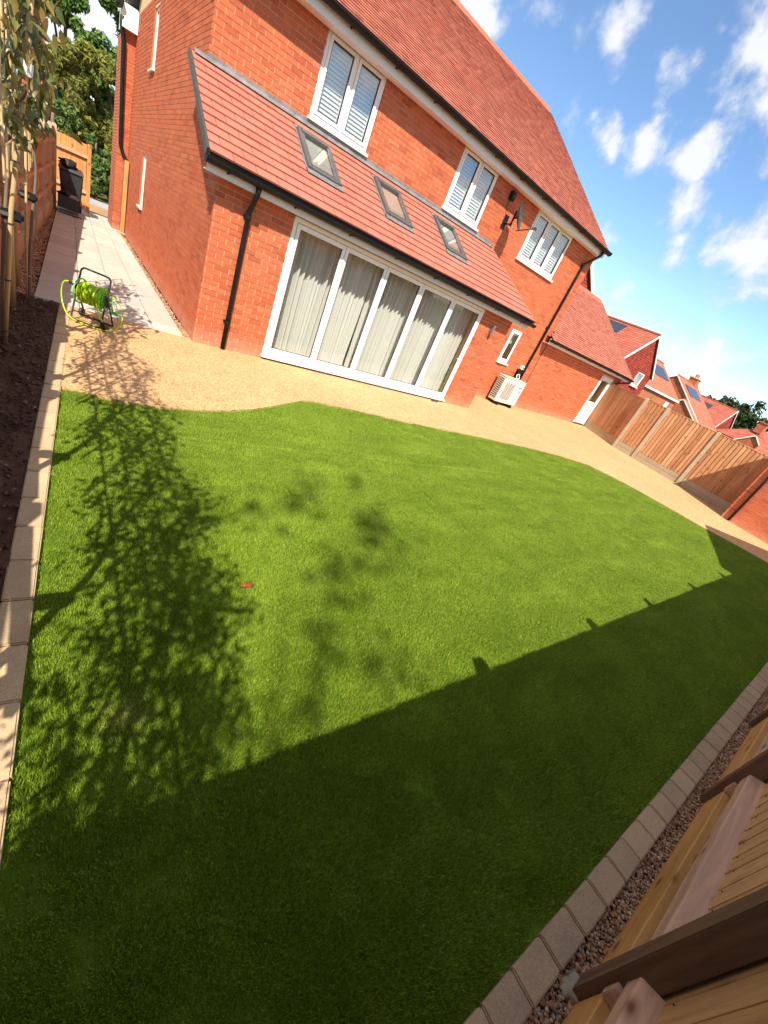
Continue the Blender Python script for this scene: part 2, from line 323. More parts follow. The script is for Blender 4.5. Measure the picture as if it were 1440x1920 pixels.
# ------------------------------------------------------------------ mesh helpers
WLOC = {}
class MB:
    def __init__(s): s.v = []; s.f = []
    def add(s, vs, fs):
        o = len(s.v); s.v += [tuple(x) for x in vs]; s.f += [tuple(i + o for i in f) for f in fs]; return s
    def hexa(s, p, open_=()):
        F = [(0, 3, 2, 1), (4, 5, 6, 7), (0, 1, 5, 4), (1, 2, 6, 5), (2, 3, 7, 6), (3, 0, 4, 7)]
        return s.add(p, [f for i, f in enumerate(F) if i not in open_])
    def box(s, x0, x1, y0, y1, z0, z1):
        return s.hexa([(x0, y0, z0), (x1, y0, z0), (x1, y1, z0), (x0, y1, z0), (x0, y0, z1), (x1, y0, z1), (x1, y1, z1), (x0, y1, z1)])
    def obox(s, c, ax, half):
        c = V(c); a = [V(x).normalized() * h for x, h in zip(ax, half)]
        P = lambda i, j, k: c + a[0] * i + a[1] * j + a[2] * k
        return s.hexa([P(-1, -1, -1), P(1, -1, -1), P(1, 1, -1), P(-1, 1, -1), P(-1, -1, 1), P(1, -1, 1), P(1, 1, 1), P(-1, 1, 1)])
    def prism(s, poly, d):            # extrude a polygon of 3-D points along vector d
        n = len(poly); d = V(d); a = [V(p) for p in poly]; b = [p + d for p in a]
        return s.add(a + b, [tuple(range(n))[::-1], tuple(range(n, 2 * n))] + [(i, (i + 1) % n, n + (i + 1) % n, n + i) for i in range(n)])
    def tube(s, pts, r, n=8, cap=True, closed=False):
        pts = [V(p) for p in pts]; N = len(pts); rs = r if isinstance(r, (list, tuple)) else [r] * N
        rings = []; up = None
        for i, p in enumerate(pts):
            a = pts[i - 1] if (i or closed) else p; b = pts[(i + 1) % N] if (i < N - 1 or closed) else p
            t = (b - a).normalized()
            if up is None: up = t.orthogonal().normalized()
            up = (up - t * up.dot(t))
            up = up.normalized() if up.length > 1e-6 else t.orthogonal().normalized()
            w = t.cross(up); rings.append([p + (up * math.cos(2 * math.pi * k / n) + w * math.sin(2 * math.pi * k / n)) * rs[i] for k in range(n)])
        vs = [q for ring in rings for q in ring]; fs = []
        for i in range(N if closed else N - 1):
            j = (i + 1) % N
            for k in range(n): fs.append((i * n + k, i * n + (k + 1) % n, j * n + (k + 1) % n, j * n + k))
        if cap and not closed: fs += [tuple(range(n))[::-1], tuple(range((N - 1) * n, N * n))]
        return s.add(vs, fs)
    def ring(s, x0, x1, z0, z1, w, y0, y1):      # rectangular frame in the XZ plane, four butted bars
        s.box(x0, x0 + w, y0, y1, z0, z1); s.box(x1 - w, x1, y0, y1, z0, z1)
        s.box(x0 + w, x1 - w, y0, y1, z0, z0 + w); s.box(x0 + w, x1 - w, y0, y1, z1 - w, z1); return s
    def mesh(s, name, mat, smooth=False, bevel=0):
        me = bpy.data.meshes.new(name); me.from_pydata(s.v, [], s.f)
        if bevel:
            bm = bmesh.new(); bm.from_mesh(me); bmesh.ops.bevel(bm, geom=bm.edges[:], offset=bevel, segments=2, affect='EDGES', clamp_overlap=True); bm.to_mesh(me); bm.free()
        me.materials.append(MATS[mat])
        if smooth:
            for p in me.polygons: p.use_smooth = True
        me.update(); return me
    def build(s, name, mat, parent=None, smooth=False, bevel=0, loc=(0, 0, 0)):
        return put(s.mesh(name, mat, smooth, bevel), name, parent, loc)
def put(me, name, parent=None, loc=(0, 0, 0), rotz=0):
    o = bpy.data.objects.new(name, me); COL.objects.link(o)
    loc = V(loc); WLOC[o.name] = loc
    if parent is not None: o.parent = parent; o.location = loc - WLOC[parent.name]
    else: o.location = loc
    if rotz: o.rotation_euler.z = rotz
    return o
def tag(o, label=None, cat=None, group=None, kind=None):
    if label: o['label'] = label
    if cat: o['category'] = cat
    if group: o['group'] = group
    if kind: o['kind'] = kind
    return o
def thing(name, label, cat, loc=(0, 0, 0), group=None, rotz=0):
    o = bpy.data.objects.new(name, None); COL.objects.link(o); o.empty_display_size = .2
    o.location = loc; o.rotation_euler.z = rotz; WLOC[o.name] = V(loc)
    return tag(o, label, cat, group)
def L(mb, name, mat, root, smooth=False, bevel=0):   # a part whose shape is given in its thing's own axes
    o = bpy.data.objects.new(name, mb.mesh(name, mat, smooth, bevel)); COL.objects.link(o); o.parent = root; WLOC[o.name] = V((0, 0, 0)); return o
def struct(name, mb, mat): return tag(mb.build(name, mat), kind='structure')
CAMP = V((0, 0, CAM_H))

def pieces(items, name, mat, parent, limit=300, stuff_name=None, budget=None):
    """items: (centre, hexa corner list). The nearest ones become objects of their own, the rest one joined part."""
    items = sorted(items, key=lambda it: (V(it[0]) - CAMP).length)
    cache = {}
    for c, p in items[:limit]:
        c = V(c); rel = [V(q) - c for q in p]
        key = tuple(round(x, 3) for q in rel for x in q)
        if key not in cache: cache[key] = MB().hexa(rel).mesh(name, mat)
        put(cache[key], name, parent, c)
    if len(items) > limit:
        mb = MB()
        for c, p in items[limit:]: mb.hexa(p)
        tag(mb.build(stuff_name or name, mat, parent), kind='stuff')

# ------------------------------------------------------------------ brick walls
def cut(u0, u1, z0, z1, opens):
    segs = [(u0, u1)]
    for a, b, c, d in opens:
        if d <= z0 + .004 or c >= z1 - .004: continue
        ns = []
        for s, e in segs:
            if b <= s or a >= e: ns.append((s, e)); continue
            if a > s: ns.append((s, a))
            if b < e: ns.append((b, e))
        segs = ns
    return segs
def wall(name, parent, o, ud, nd, U0, U1, Z0, Z1, opens=(), top=None, bricks=None, thick=.25, hard=None, phase=0.0, core_mat='mortar'):
    o = V(o); ud = V(ud); nd = V(nd); up = V((0, 0, 1))
    P = lambda u, z, d: o + ud * u + up * z + nd * d
    C0, C1 = U0 + .009, U1 - .009
    us = sorted({C0, C1, *[x for q in opens for x in q[:2] if C0 < x < C1]}); zs = sorted({Z0, Z1, *[x for q in opens for x in q[2:] if Z0 < x < Z1]})
    mb = MB()
    for i in range(len(us) - 1):
        for j in range(len(zs) - 1):
            cu, cz = (us[i] + us[i + 1]) / 2, (zs[j] + zs[j + 1]) / 2
            if any(a < cu < b and c < cz < d for a, b, c, d in opens): continue
            a, b, c, d = us[i], us[i + 1], zs[j], zs[j + 1]
            mb.hexa([P(a, c, -.007), P(b, c, -.007), P(b, c, -thick), P(a, c, -thick), P(a, d, -.007), P(b, d, -.007), P(b, d, -thick), P(a, d, -thick)])
    if top: mb.prism([P(u, z, -.007) for u, z in top], -nd * (thick - .007))
    w = mb.build(name, core_mat, parent)
    if bricks is not None:
        nrow = int(math.ceil((Z1 - Z0) / .075))
        for r in range(nrow):
            z0 = Z0 + r * .075 + .005; z1 = min(Z0 + (r + 1) * .075 - .005, Z1)
            if z1 - z0 < .012: continue
            u = U0 - (.1125 if r % 2 else 0) + phase
            while u > U0: u -= .225
            while u < U1:
                for s, e in cut(max(u + .005, U0), min(u + .22, U1), z0, z1, opens):
                    if e - s < .006: continue
                    zz0, zz1 = z0, z1
                    for a, b, c, d in opens:          # a course that meets an opening part way
                        pass
                    j = random.uniform(-.0015, .0015); jz = random.uniform(-.001, .001)
                    bricks.append((P((s + e) / 2, (z0 + z1) / 2, 0), [P(s, z0 + jz, j), P(e, z0 + jz, j), P(e, z0 + jz, -.03), P(s, z0 + jz, -.03), P(s, z1 + jz, j), P(e, z1 + jz, j), P(e, z1 + jz, -.03), P(s, z1 + jz, -.03)], w))
                u += .225
    return w
def lay_bricks(bricks, limit=300):
    bricks.sort(key=lambda b: (V(b[0]) - CAMP).length)
    near, far = bricks[:limit], bricks[limit:]
    cache = {}
    for c, p, w in near:
        c = V(c); rel = [V(q) - c for q in p]
        key = tuple(round(x, 2) if abs(x) > .02 else round(x, 4) for q in rel for x in q)
        key = tuple(round(x, 3) for q in rel for x in q)
        if key not in cache: cache[key] = MB().hexa(rel).mesh('brick', 'brick')
        put(cache[key], 'brick', w, c)
    by = {}
    for c, p, w in far: by.setdefault(w.name, (w, []))[1].append(p)
    for w, ps in by.values():
        mb = MB()
        for p in ps: mb.hexa(p, open_=())
        tag(mb.build('brickwork', 'brick', w), kind='stuff')

# ------------------------------------------------------------------ ground, lawn, paving
G = MB(); G.add([(-600, -600, -.12), (900, -600, -.12), (900, 900, -.12), (-600, 900, -.12)], [(0, 1, 2, 3)])
struct('ground', G, 'ground')
def kx(y): return -.17 + .056 * y            # inner (lawn) edge of the left kerb
LAWN = [(kx(-.33), -.335), (13.45, -.37), (13.02, .74), (12.75, 1.45), (12.40, 2.15), (12.15, 3.05), (11.75, 4.05), (11.15, 4.82), (10.2, 5.10), (9.06, 5.28), (7.3, 5.42), (5.61, 5.50), (4.4, 5.60), (3.5, 5.67), (3.23, 5.68), (3.05, 5.62), (2.75, 5.42), (2.4, 5.18), (2.05, 4.97), (1.72, 4.82), (1.35, 4.70), (1.0, 4.63), (.68, 4.62), (.4, 4.67), (kx(4.77), 4.77)]
mb = MB(); mb.add([(x, y, -.028) for x, y in LAWN], [tuple(range(len(LAWN)))]); struct('lawn_base', mb, 'turf_base')
# patio: one sheet round the lawn
bm = bmesh.new()
outer = [(kx(-.3) - .01, -.29), (16.9, -.29), (16.9, 6.9), (18.4, 9.0), (1.78, 9.0), (1.78, 7.45), (kx(7.68), 7.64), ]
def sheet(name, polys, z, mat, th=.06):
    me = bpy.data.meshes.new(name); b = bmesh.new()
    for poly in polys: b.faces.new([b.verts.new((x, y, z)) for x, y in poly])
    r = bmesh.ops.extrude_face_region(b, geom=b.faces[:])
    bmesh.ops.translate(b, vec=(0, 0, -th), verts=[v for v in r['geom'] if isinstance(v, bmesh.types.BMVert)])
    bmesh.ops.triangulate(b, faces=b.faces[:]); b.to_mesh(me); b.free(); me.materials.append(MATS[mat])
    return tag(put(me, name), kind='structure')
ln = LAWN[1:]          # right lawn edge from the near kerb round to the left kerb
pat = [(kx(4.77), 4.77)] + [(kx(7.66), 7.66), (1.76, 7.45), (1.9, 9.1), (18.6, 9.1), (16.95, 6.92), (16.95, -.30)] + ln[:-1]
sheet('patio', [pat], 0.0, 'resin')
# lawn blades: a tuft patch scattered with geometry nodes over the lawn
def make_patch():
    mb = MB(); rr = random.Random(3)
    for i in range(330):
        a = rr.uniform(0, 6.283); q = .095 * math.sqrt(rr.random()); x, y = q * math.cos(a), q * math.sin(a)
        h = rr.uniform(.016, .026); w = rr.uniform(.0010, .0016); t = rr.uniform(0, 6.283); ln_ = rr.uniform(.001, .012); d = V((math.cos(t), math.sin(t), 0)); s = V((-d.y, d.x, 0)) * w
        p = V((x, y, 0)); m1 = p + d * ln_ * .35 + V((0, 0, h * .6)); tip = p + d * ln_ + V((0, 0, h))
        mb.add([p - s, p + s, m1 + s * .8, m1 - s * .8, tip], [(0, 1, 2, 3), (3, 2, 4)])
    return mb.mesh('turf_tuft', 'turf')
patch_me = make_patch()
tuft = bpy.data.objects.new('turf_tuft', patch_me)      # source shape only, never linked to the scene
def inset(poly, d):
    n = len(poly); out = []
    for i in range(n):
        a, b, c = V(poly[i - 1]), V(poly[i]), V(poly[(i + 1) % n])
        e1 = (b - a).normalized(); e2 = (c - b).normalized(); n1 = V((-e1.y, e1.x)); n2 = V((-e2.y, e2.x))
        k = (n1 + n2); k = k / max(.3, k.length_squared) * 2 if k.length > 0 else n1
        out.append(b + k * d * .5 * 2 / 2 if False else b + (n1 + n2).normalized() * d)
    return out
def grass():
    b = bmesh.new(); b.faces.new([b.verts.new((p[0], p[1], -.028)) for p in inset(LAWN, .035)]); bmesh.ops.triangulate(b, faces=b.faces[:])
    if b.faces[:][0].normal.z < 0: bmesh.ops.reverse_faces(b, faces=b.faces[:])
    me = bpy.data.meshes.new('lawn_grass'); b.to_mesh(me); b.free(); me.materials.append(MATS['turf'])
    o = put(me, 'lawn_grass')
    tag(o, 'bright green artificial turf filling the garden inside the stone edging', 'grass', kind='stuff')
    ng = bpy.data.node_groups.new('scatter_turf', 'GeometryNodeTree')
    ng.interface.new_socket('Geometry', in_out='INPUT', socket_type='NodeSocketGeometry'); ng.interface.new_socket('Geometry', in_out='OUTPUT', socket_type='NodeSocketGeometry')
    N = ng.nodes; gi = N.new('NodeGroupInput'); go = N.new('NodeGroupOutput')
    dp = N.new('GeometryNodeDistributePointsOnFaces'); dp.inputs['Density'].default_value = 230
    oi = N.new('GeometryNodeObjectInfo'); oi.inputs['Object'].default_value = tuft
    ip = N.new('GeometryNodeInstanceOnPoints')
    rv = N.new('FunctionNodeRandomValue'); rv.data_type = 'FLOAT_VECTOR'; rv.inputs['Min'].default_value = (-.07, -.07, 0); rv.inputs['Max'].default_value = (.07, .07, 6.283)
    rs = N.new('FunctionNodeRandomValue'); rs.data_type = 'FLOAT'; rs.inputs[2].default_value = .8; rs.inputs[3].default_value = 1.2
    k = ng.links.new
    k(gi.outputs[0], dp.inputs['Mesh']); k(dp.outputs['Points'], ip.inputs['Points']); k(oi.outputs['Geometry'], ip.inputs['Instance']); k(rv.outputs[0], ip.inputs['Rotation'])
    k(rs.outputs[1], ip.inputs['Scale']); k(ip.outputs[0], go.inputs[0])
    md = o.modifiers.new('scatter', 'NODES'); md.node_group = ng
grass()

# side path slabs
path = MB(); path.add([(-.14, 7.62, -.045), (1.79, 7.42, -.045), (1.79, 19.4, -.045), (.2, 19.4, -.045)], [(0, 1, 2, 3)])
path = struct('side_path', path, 'mortar')
slabs = []
edges0 = [0.0, .27, .52, .77, 1.0]
for c in range(4):
    y = 7.45 - (.0 if c % 2 else .0)
    r = 0
    while y < 19.3:
        ya, yb = y, min(y + (.9 if not (r == 0 and c % 2) else .45), 19.35)
        def xl(yy, e): return (-.145 + .036 * (yy - 7.6)) * (1 - e) + 1.695 * e
        def yo(e): return (1 - e) * .21 if r == 0 else 0
        g = .004
        ja = random.uniform(-.002, .002)
        e0, e1 = edges0[c], edges0[c + 1]
        p = [(xl(ya, e0) + g, ya + yo(e0) + g), (xl(ya, e1) - g, ya + yo(e1) + g), (xl(yb, e1) - g, yb - g), (xl(yb, e0) + g, yb - g)]
        cen = sum((V((x, yy, 0)) for x, yy in p), V()) / 4
        rel = [V((x, yy, -.05 + 0)) - cen for x, yy in p] + [V((x, yy, ja + .003)) - cen for x, yy in p]
        put(MB().hexa(rel).mesh('paving_slab', 'slab', bevel=.004), 'paving_slab', path, cen)
        y = yb; r += 1

# kerbs
def stones(root, pts, w, length, mat='kerb', z1=.012, depth=.12, seed=1):
    rr = random.Random(seed); (x0, y0), (x1, y1) = pts; a = V((x0, y0, 0)); b = V((x1, y1, 0)); d = (b - a).normalized(); n = V((-d.y, d.x, 0))
    t = 0; tot = (b - a).length
    while t < tot - .05:
        length_ = length * rr.uniform(.93, 1.07); ll = min(length_, tot - t) - .006
        c = a + d * (t + ll / 2) + n * w / 2; th = rr.uniform(-.006, .006)
        dd = (d + n * th).normalized(); nn = V((-dd.y, dd.x, 0)); h = z1 + rr.uniform(-.003, .003)
        mb = MB().obox((0, 0, (h - depth) / 2), (dd, nn, (0, 0, 1)), (ll / 2, w / 2, (h + depth) / 2))
        put(mb.mesh('kerb_stone', mat, bevel=.007), 'kerb_stone', root, c); t += length_
mb = MB().add([(kx(-.3) - .13, -.3, -.03), (kx(-.3) - .005, -.3, -.03), (kx(7.6) - .005, 7.6, -.03), (kx(7.6) - .13, 7.6, -.03)], [(0, 1, 2, 3)])
kl = struct('left_kerb', mb, 'mortar')
stones(kl, ((kx(-.46), -.46), (kx(7.62), 7.62)), .128, .305, seed=2)
mb = MB().add([(-.35, -.43, -.03), (16.5, -.46, -.03), (16.5, -.33, -.03), (-.35, -.3, -.03)], [(0, 1, 2, 3)])
kn = struct('near_kerb', mb, 'mortar')
stones(kn, ((kx(-.46) + .005, -.445), (13.6, -.482)), .124, .205, seed=5)

# soil bed
def bed():
    mb = MB(); nx, ny = 34, 330; x0s = -1.15
    for j in range(ny + 1):
        y = -.6 + 8.26 * j / ny; x1 = kx(y) - .125
        for i in range(nx + 1):
            x = x0s + (x1 - x0s) * i / nx
            z = -.015 + .035 * mnoise.fractal(V((x * 5, y * 5, 3.1)), 1.0, 2.0, 5) + .018 * max(0, mnoise.noise(V((x * 26, y * 26, 1))))
            z = min(z, .02) if x > x1 - .06 else z
            mb.v.append((x, y, z))
    for j in range(ny):
        for i in range(nx):
            a = j * (nx + 1) + i; mb.f.append((a, a + 1, a + nx + 2, a + nx + 1))
    return mb
o = bed().build('soil_bed', 'soil', smooth=True); tag(o, kind='structure')
def rocks(name, n, fn, rmin, rmax, mat, label, cat, seed, flat=.65):
    rr = random.Random(seed); ico = bmesh.new(); bmesh.ops.create_icosphere(ico, subdivisions=1, radius=1.0)
    bv = [v.co.copy() for v in ico.verts]; bf = [tuple(v.index for v in f.verts) for f in ico.faces]; ico.free()
    vs = []; fs = []
    for i in range(n):
        x, y, z = fn(rr); r = rr.uniform(rmin, rmax) * (1 if rr.random() < .85 else 1.4)
        M = Matrix.Rotation(rr.uniform(0, 6.28), 3, 'Z') @ Matrix.Rotation(rr.uniform(-.5, .5), 3, 'X')
        s = (r * rr.uniform(.8, 1.4), r * rr.uniform(.7, 1), r * rr.uniform(flat - .15, flat + .15)); o = len(vs)
        for b in bv:
            q = b * rr.uniform(.85, 1.12); w = M @ V((q.x * s[0], q.y * s[1], q.z * s[2])); vs.append((w.x + x, w.y + y, w.z + z))
        fs += [(a + o, b_ + o, c + o) for a, b_, c in bf]
    me = bpy.data.meshes.new(name); me.from_pydata(vs, [], fs); me.materials.append(MATS[mat])
    for p in me.polygons: p.use_smooth = True
    return tag(put(me, name), label, cat, kind='stuff')
mb = MB().add([(-.8, -.72, -.03), (16.8, -.72, -.03), (16.8, -.46, -.028), (-.8, -.42, -.028)], [(0, 1, 2, 3)]); struct('near_gravel_bed', mb, 'soil')
rocks('near_gravel', 11000, lambda r: (r.uniform(.7, 8.5), r.uniform(-.56, -.452), r.uniform(-.028, -.006)), .0045, .010, 'pebble', 'brown pea gravel strip between the near edging stones and timber fence', 'gravel', 11)
mb = MB().add([(-1.0, 7.66, -.04), (-.13, 7.66, -.04), (.28, 19.4, -.04), (-.5, 19.4, -.04)], [(0, 1, 2, 3)]); struct('side_gravel_bed', mb, 'soil')
def sg(r):
    y = 7.7 + 10.8 * r.random() ** 1.3; xr = -.16 + .036 * (y - 7.6); return (xr - r.random() ** .8 * .30, y, r.uniform(-.03, .0))
rocks('path_gravel', 5200, sg, .009, .017, 'pebble', 'brown gravel strip between the pale side path and the left fence', 'gravel', 12)
rocks('wall_gravel', 1500, lambda r: (r.uniform(1.70, 1.80), 7.45 + 11 * r.random() ** 1.5, r.uniform(-.04, .0)), .009, .016, 'pebble', 'thin gravel margin along the foot of the house side wall', 'gravel', 13)
rocks('soil_clods', 2600, lambda r: (lambda y: (kx(y) - .14 - r.random() * .6, y, r.uniform(.0, .02)))(r.uniform(.2, 7.6)), .004, .016, 'soil_clod', 'dark crumbly clods lying on the bare soil bed', 'soil', 14, .8)

# ------------------------------------------------------------------ house
HX0, HX1, HY0, HY1 = 1.8, 12.62, 8.95, 17.6
EX1, EY = 8.70, 7.35
EAVE_Z = 4.98
house = thing('house', 'two storey red brick house with white windows, steep red roof and tiled rear extension', 'house', (1.8, 8.95, 0))
BR = []
W1 = (3.42, 4.60, 3.70, 4.83); W2 = (6.70, 7.86, 3.70, 4.83); W3 = (9.54, 11.26, 3.69, 4.81); W4 = (10.76, 11.26, 1.20, 2.18)
DO = (2.95, 7.66, .04, 2.24)
rw = wall('rear_wall', house, (0, HY0, 0), (1, 0, 0), (0, -1, 0), HX0, HX1, 0, 4.90, [W1, W2, W3, W4, (1.7, 8.45, -.1, 3.40)], bricks=BR, phase=.04)
ew = wall('extension_wall', house, (0, EY, 0), (1, 0, 0), (0, -1, 0), HX0, EX1, 0, 2.40, [DO], bricks=BR, phase=.02)
erw = wall('extension_end_wall', house, (EX1, EY + .25, 0), (0, 1, 0), (1, 0, 0), 0, HY0 - EY - .25, 0, 2.40, top=[(0, 2.4), (HY0 - EY - .25, 2.4), (HY0 - EY - .25, 3.42), (0, 2.5)])
# left side wall: a profile that follows the lean-to and then the main gable
S1 = (13.80 - EY, 14.42 - EY, 1.08, 2.16); S2 = (13.80 - EY, 14.42 - EY, 3.72, 4.75)
sw_b = []
sw = wall('side_wall', house, (HX0, EY, 0), (0, 1, 0), (-1, 0, 0), .0, HY1 - EY, 0, 2.40, [S1], top=None, bricks=None, thick=.22)
sw2 = wall('upper_side_wall', house, (HX0, EY, 0), (0, 1, 0), (-1, 0, 0), HY0 - EY, HY1 - EY, 2.40, 4.90, [S2], top=[(HY0 - EY, 4.90), (HY1 - EY, 4.90), (13.15 - EY, 7.95)], bricks=None, thick=.22)
mbt = MB().prism([(HX0 + .007, EY, 2.40), (HX0 + .007, HY0, 2.40), (HX0 + .007, HY0, 3.47), (HX0 + .007, EY, 2.49)], (.2, 0, 0)); mbt.build('lean_to_gable', 'mortar', house)
def side_bricks():
    r = 0
    while r * .075 < 4.9:
        z0, z1 = r * .075 + .005, (r + 1) * .075 - .005
        if z1 <= 2.4 - .0: ua = 0.032
        else:
            ya = max(0, (z1 - 2.47) / .588) if z1 < 3.5 else HY0 - EY
            ua = max(.032, ya + (.032 if z1 >= 3.5 else 0))
        u = -.1125 if r % 2 else 0
        while u < HY1 - EY:
            for s, e in cut(max(u + .005, ua), min(u + .22, HY1 - EY), z0, z1, [S1, S2]):
                if e - s > .006:
                    j = random.uniform(-.0015, .0015)
                    Q = lambda a, z, d: V((HX0 + d, EY + a, z))
                    w = sw if z1 <= 2.4 else sw2
                    BR.append((Q((s + e) / 2, (z0 + z1) / 2, 0), [Q(e, z0, j), Q(s, z0, j), Q(s, z0, .03), Q(e, z0, .03), Q(e, z1, j), Q(s, z1, j), Q(s, z1, .03), Q(e, z1, .03)], w))
            u += .225
        r += 1
side_bricks()
rsw = wall('right_side_wall', house, (HX1, HY0 + .25, 0), (0, 1, 0), (1, 0, 0), 0, HY1 - HY0 - .25, 0, 4.90, top=[(0, 4.9), (HY1 - HY0 - .25, 4.9), (13.15 - HY0 - .25, 7.9)], core_mat='far_brick')
fw = wall('front_wall', house, (0, HY1, 0), (1, 0, 0), (0, 1, 0), HX0, HX1, 0, 4.90, core_mat='far_brick')
lay_bricks(BR, 300)
# front wing seen past the side wall
wing = wall('wing_wall', house, (0, 17.3, 0), (1, 0, 0), (0, -1, 0), 1.52, 1.80, 0, 4.55, bricks=(wb := []), thick=1.5, core_mat='far_brick'); lay_bricks(wb, 0)
MB().box(1.46, 1.86, 17.12, 17.9, 4.55, 5.0).build('box_end', 'upvc', house)
# interior
MB().box(1.83, 8.45, 7.62, 9.2, -.05, .06).build('floor', 'floor_in', house); MB().box(2.03, 12.3, 9.21, 17.3, -.05, .06).build('floor', 'floor_in', house)
MB().box(2.03, 8.42, 11.6, 11.7, .06, 3.3).build('inner_wall', 'plaster', house)
MB().box(2.05, 12.3, 9.0, 17.2, 3.42, 3.5).build('upper_floor', 'floor_in', house)
MB().box(2.05, 12.3, 12.2, 12.3, 3.5, 4.9).build('inner_wall', 'plaster', house)
MB().box(2.05, 12.35, 9.2, 17.2, 4.90, 4.94).build('ceiling', 'plaster', house)
MB().box(1.80, 8.72, 9.0, 9.25, 3.36, 3.70).build('beam', 'mortar', house) if False else None

def window(parent, x0, x1, z0, z1, y, n, slats=True, mat='upvc', gl='glass', sill=True):
    """uPVC casement in a wall that faces -Y; y = wall face"""
    f = MB(); w = .055; f.ring(x0 + .004, x1 - .004, z0, z1 - .004, w, y + .012, y + .085)
    pw = (x1 - x0 - 2 * w) / n
    for i in range(1, n): f.box(x0 + w + pw * i - .022, x0 + w + pw * i + .022, y + .014, y + .083, z0 + w, z1 - .004 - w)
    fo = f.build('window', mat, parent, bevel=.004)
    for i in range(n):
        a = x0 + w + pw * i + (.024 if i else .004); b = x0 + w + pw * (i + 1) - (.024 if i < n - 1 else .004)
        MB().ring(a, b, z0 + w + .003, z1 - w - .008, .052, y - .004, y + .06).build('sash', mat, fo, bevel=.005)
        MB().ring(a + .0525, b - .0525, z0 + w + .056, z1 - w - .061, .008, y + .004, y + .05).build('gasket', 'black_plastic', fo)
        MB().box(a + .05, b - .05, y + .020, y + .026, z0 + w + .05, z1 - w - .06).build('pane', gl, fo)
        if slats:
            zz = z0 + w + .07
            sme = MB().obox((0, 0, 0), ((1, 0, 0), (0, .50, .866), (0, -.866, .50)), ((b - a) / 2 - .02, .027, .004)).mesh('slat', 'slat')
            while zz < z1 - w - .05:
                put(sme, 'slat', fo, ((a + b) / 2, y + .125, zz)); zz += .056
            st = MB(); st.box(a - .02, a + .045, y + .10, y + .135, z0, z1); st.box(b - .045, b + .02, y + .10, y + .135, z0, z1); st.build('shutter_stile', 'slat', fo)
    if sill:
        MB().box(x0 - .035, x1 + .035, y - .055, y + .05, z0 - .052, z0 - .002).build('sill', mat, fo, bevel=.006)
    MB().box(x0 + w, x1 - w, y - .002, y + .014, z1 - .036, z1 - .020).build('trickle_vent', mat, fo)
    return fo
window(house, *W1, HY0, 2); window(house, *W2, HY0, 2); window(house, *W3, HY0, 3)
w4 = window(house, *W4, HY0, 1, slats=False)
MB().box(10.85, 11.2, 9.12, 9.125, 1.75, 2.15).build('blind', 'upvc_cream', w4)
def side_window(y0, y1, z0, z1):
    x = HX0; MB().box(x, x + .20, y1 - .006, y1 + .02, z0, z1).build('reveal', 'brick', house); f = MB()
    f.box(x + .03, x + .09, y0, y0 + .055, z0, z1); f.box(x + .03, x + .09, y1 - .055, y1, z0, z1); f.box(x + .03, x + .09, y0 + .055, y1 - .055, z0, z0 + .055); f.box(x + .03, x + .09, y0 + .055, y1 - .055, z1 - .055, z1)
    o = f.build('window', 'upvc', house, bevel=.004)
    MB().box(x + .05, x + .056, y0 + .05, y1 - .05, z0 + .05, z1 - .05).build('pane', 'glass', o)
    MB().box(x - .05, x + .06, y0 - .03, y1 + .03, z0 - .05, z0 - .002).build('sill', 'upvc', o, bevel=.005)
side_window(13.80, 14.42, 1.08, 2.16); side_window(13.80, 14.42, 3.72, 4.75)
# bifold doors
def bifold():
    x0, x1, z0, z1 = DO; y = EY
    f = MB(); f.ring(x0 + .004, x1 - .004, .075, z1 - .004, .062, y - .006, y + .075)
    fo = f.build('bifold_doors', 'upvc', house, bevel=.004)
    MB().box(x0 - .02, x1 + .02, y - .075, y + .05, .035, .073).build('sill', 'upvc', fo, bevel=.006)
    MB().box(x0, x1, y + .0, y + .1, -.02, .034).build('threshold', 'lead_dark', fo)
    n = 5; a0 = x0 + .068; pw = (x1 - x0 - .136) / n
    for i in range(n):
        a, b = a0 + pw * i + .004, a0 + pw * (i + 1) - .004
        d = MB(); w = .062
        d.box(a, a + w, y - .012, y + .05, .142, z1 - .072); d.box(b - w, b, y - .012, y + .05, .142, z1 - .072)
        d.box(a + w, b - w, y - .012, y + .05, .142, .215); d.box(a + w, b - w, y - .012, y + .05, z1 - .14, z1 - .072)
        d.build('door_panel', 'upvc', fo, bevel=.005)
        g = MB(); g.box(a + w, a + w + .008, y - .004, y + .03, .215, z1 - .14); g.box(b - w - .008, b - w, y - .004, y + .03, .215, z1 - .14); g.box(a + w, b - w, y - .004, y + .03, .215, .222); g.box(a + w, b - w, y - .004, y + .03, z1 - .147, z1 - .14); g.build('gasket', 'dark_grey', fo)
        MB().box(a + w + .002, b - w - .002, y + .016, y + .022, .217, z1 - .142).build('pane', 'door_glass', fo)
        if i in (0, 2):
            for zz in (.30, 1.1, 1.95): MB().tube([(b + .004, y - .02, zz - .05), (b + .004, y - .02, zz + .05)], .009, 8).build('hinge', 'upvc', fo)
    hx = x1 - .068 - .035
    h = MB(); h.box(hx - .016, hx + .016, y - .022, y - .012, .95, 1.17); h.tube([(hx, y - .02, 1.08), (hx, y - .055, 1.08), (hx - .12, y - .055, 1.08)], .009, 8); h.build('handle', 'upvc', fo, smooth=False)
    return fo
bifold()
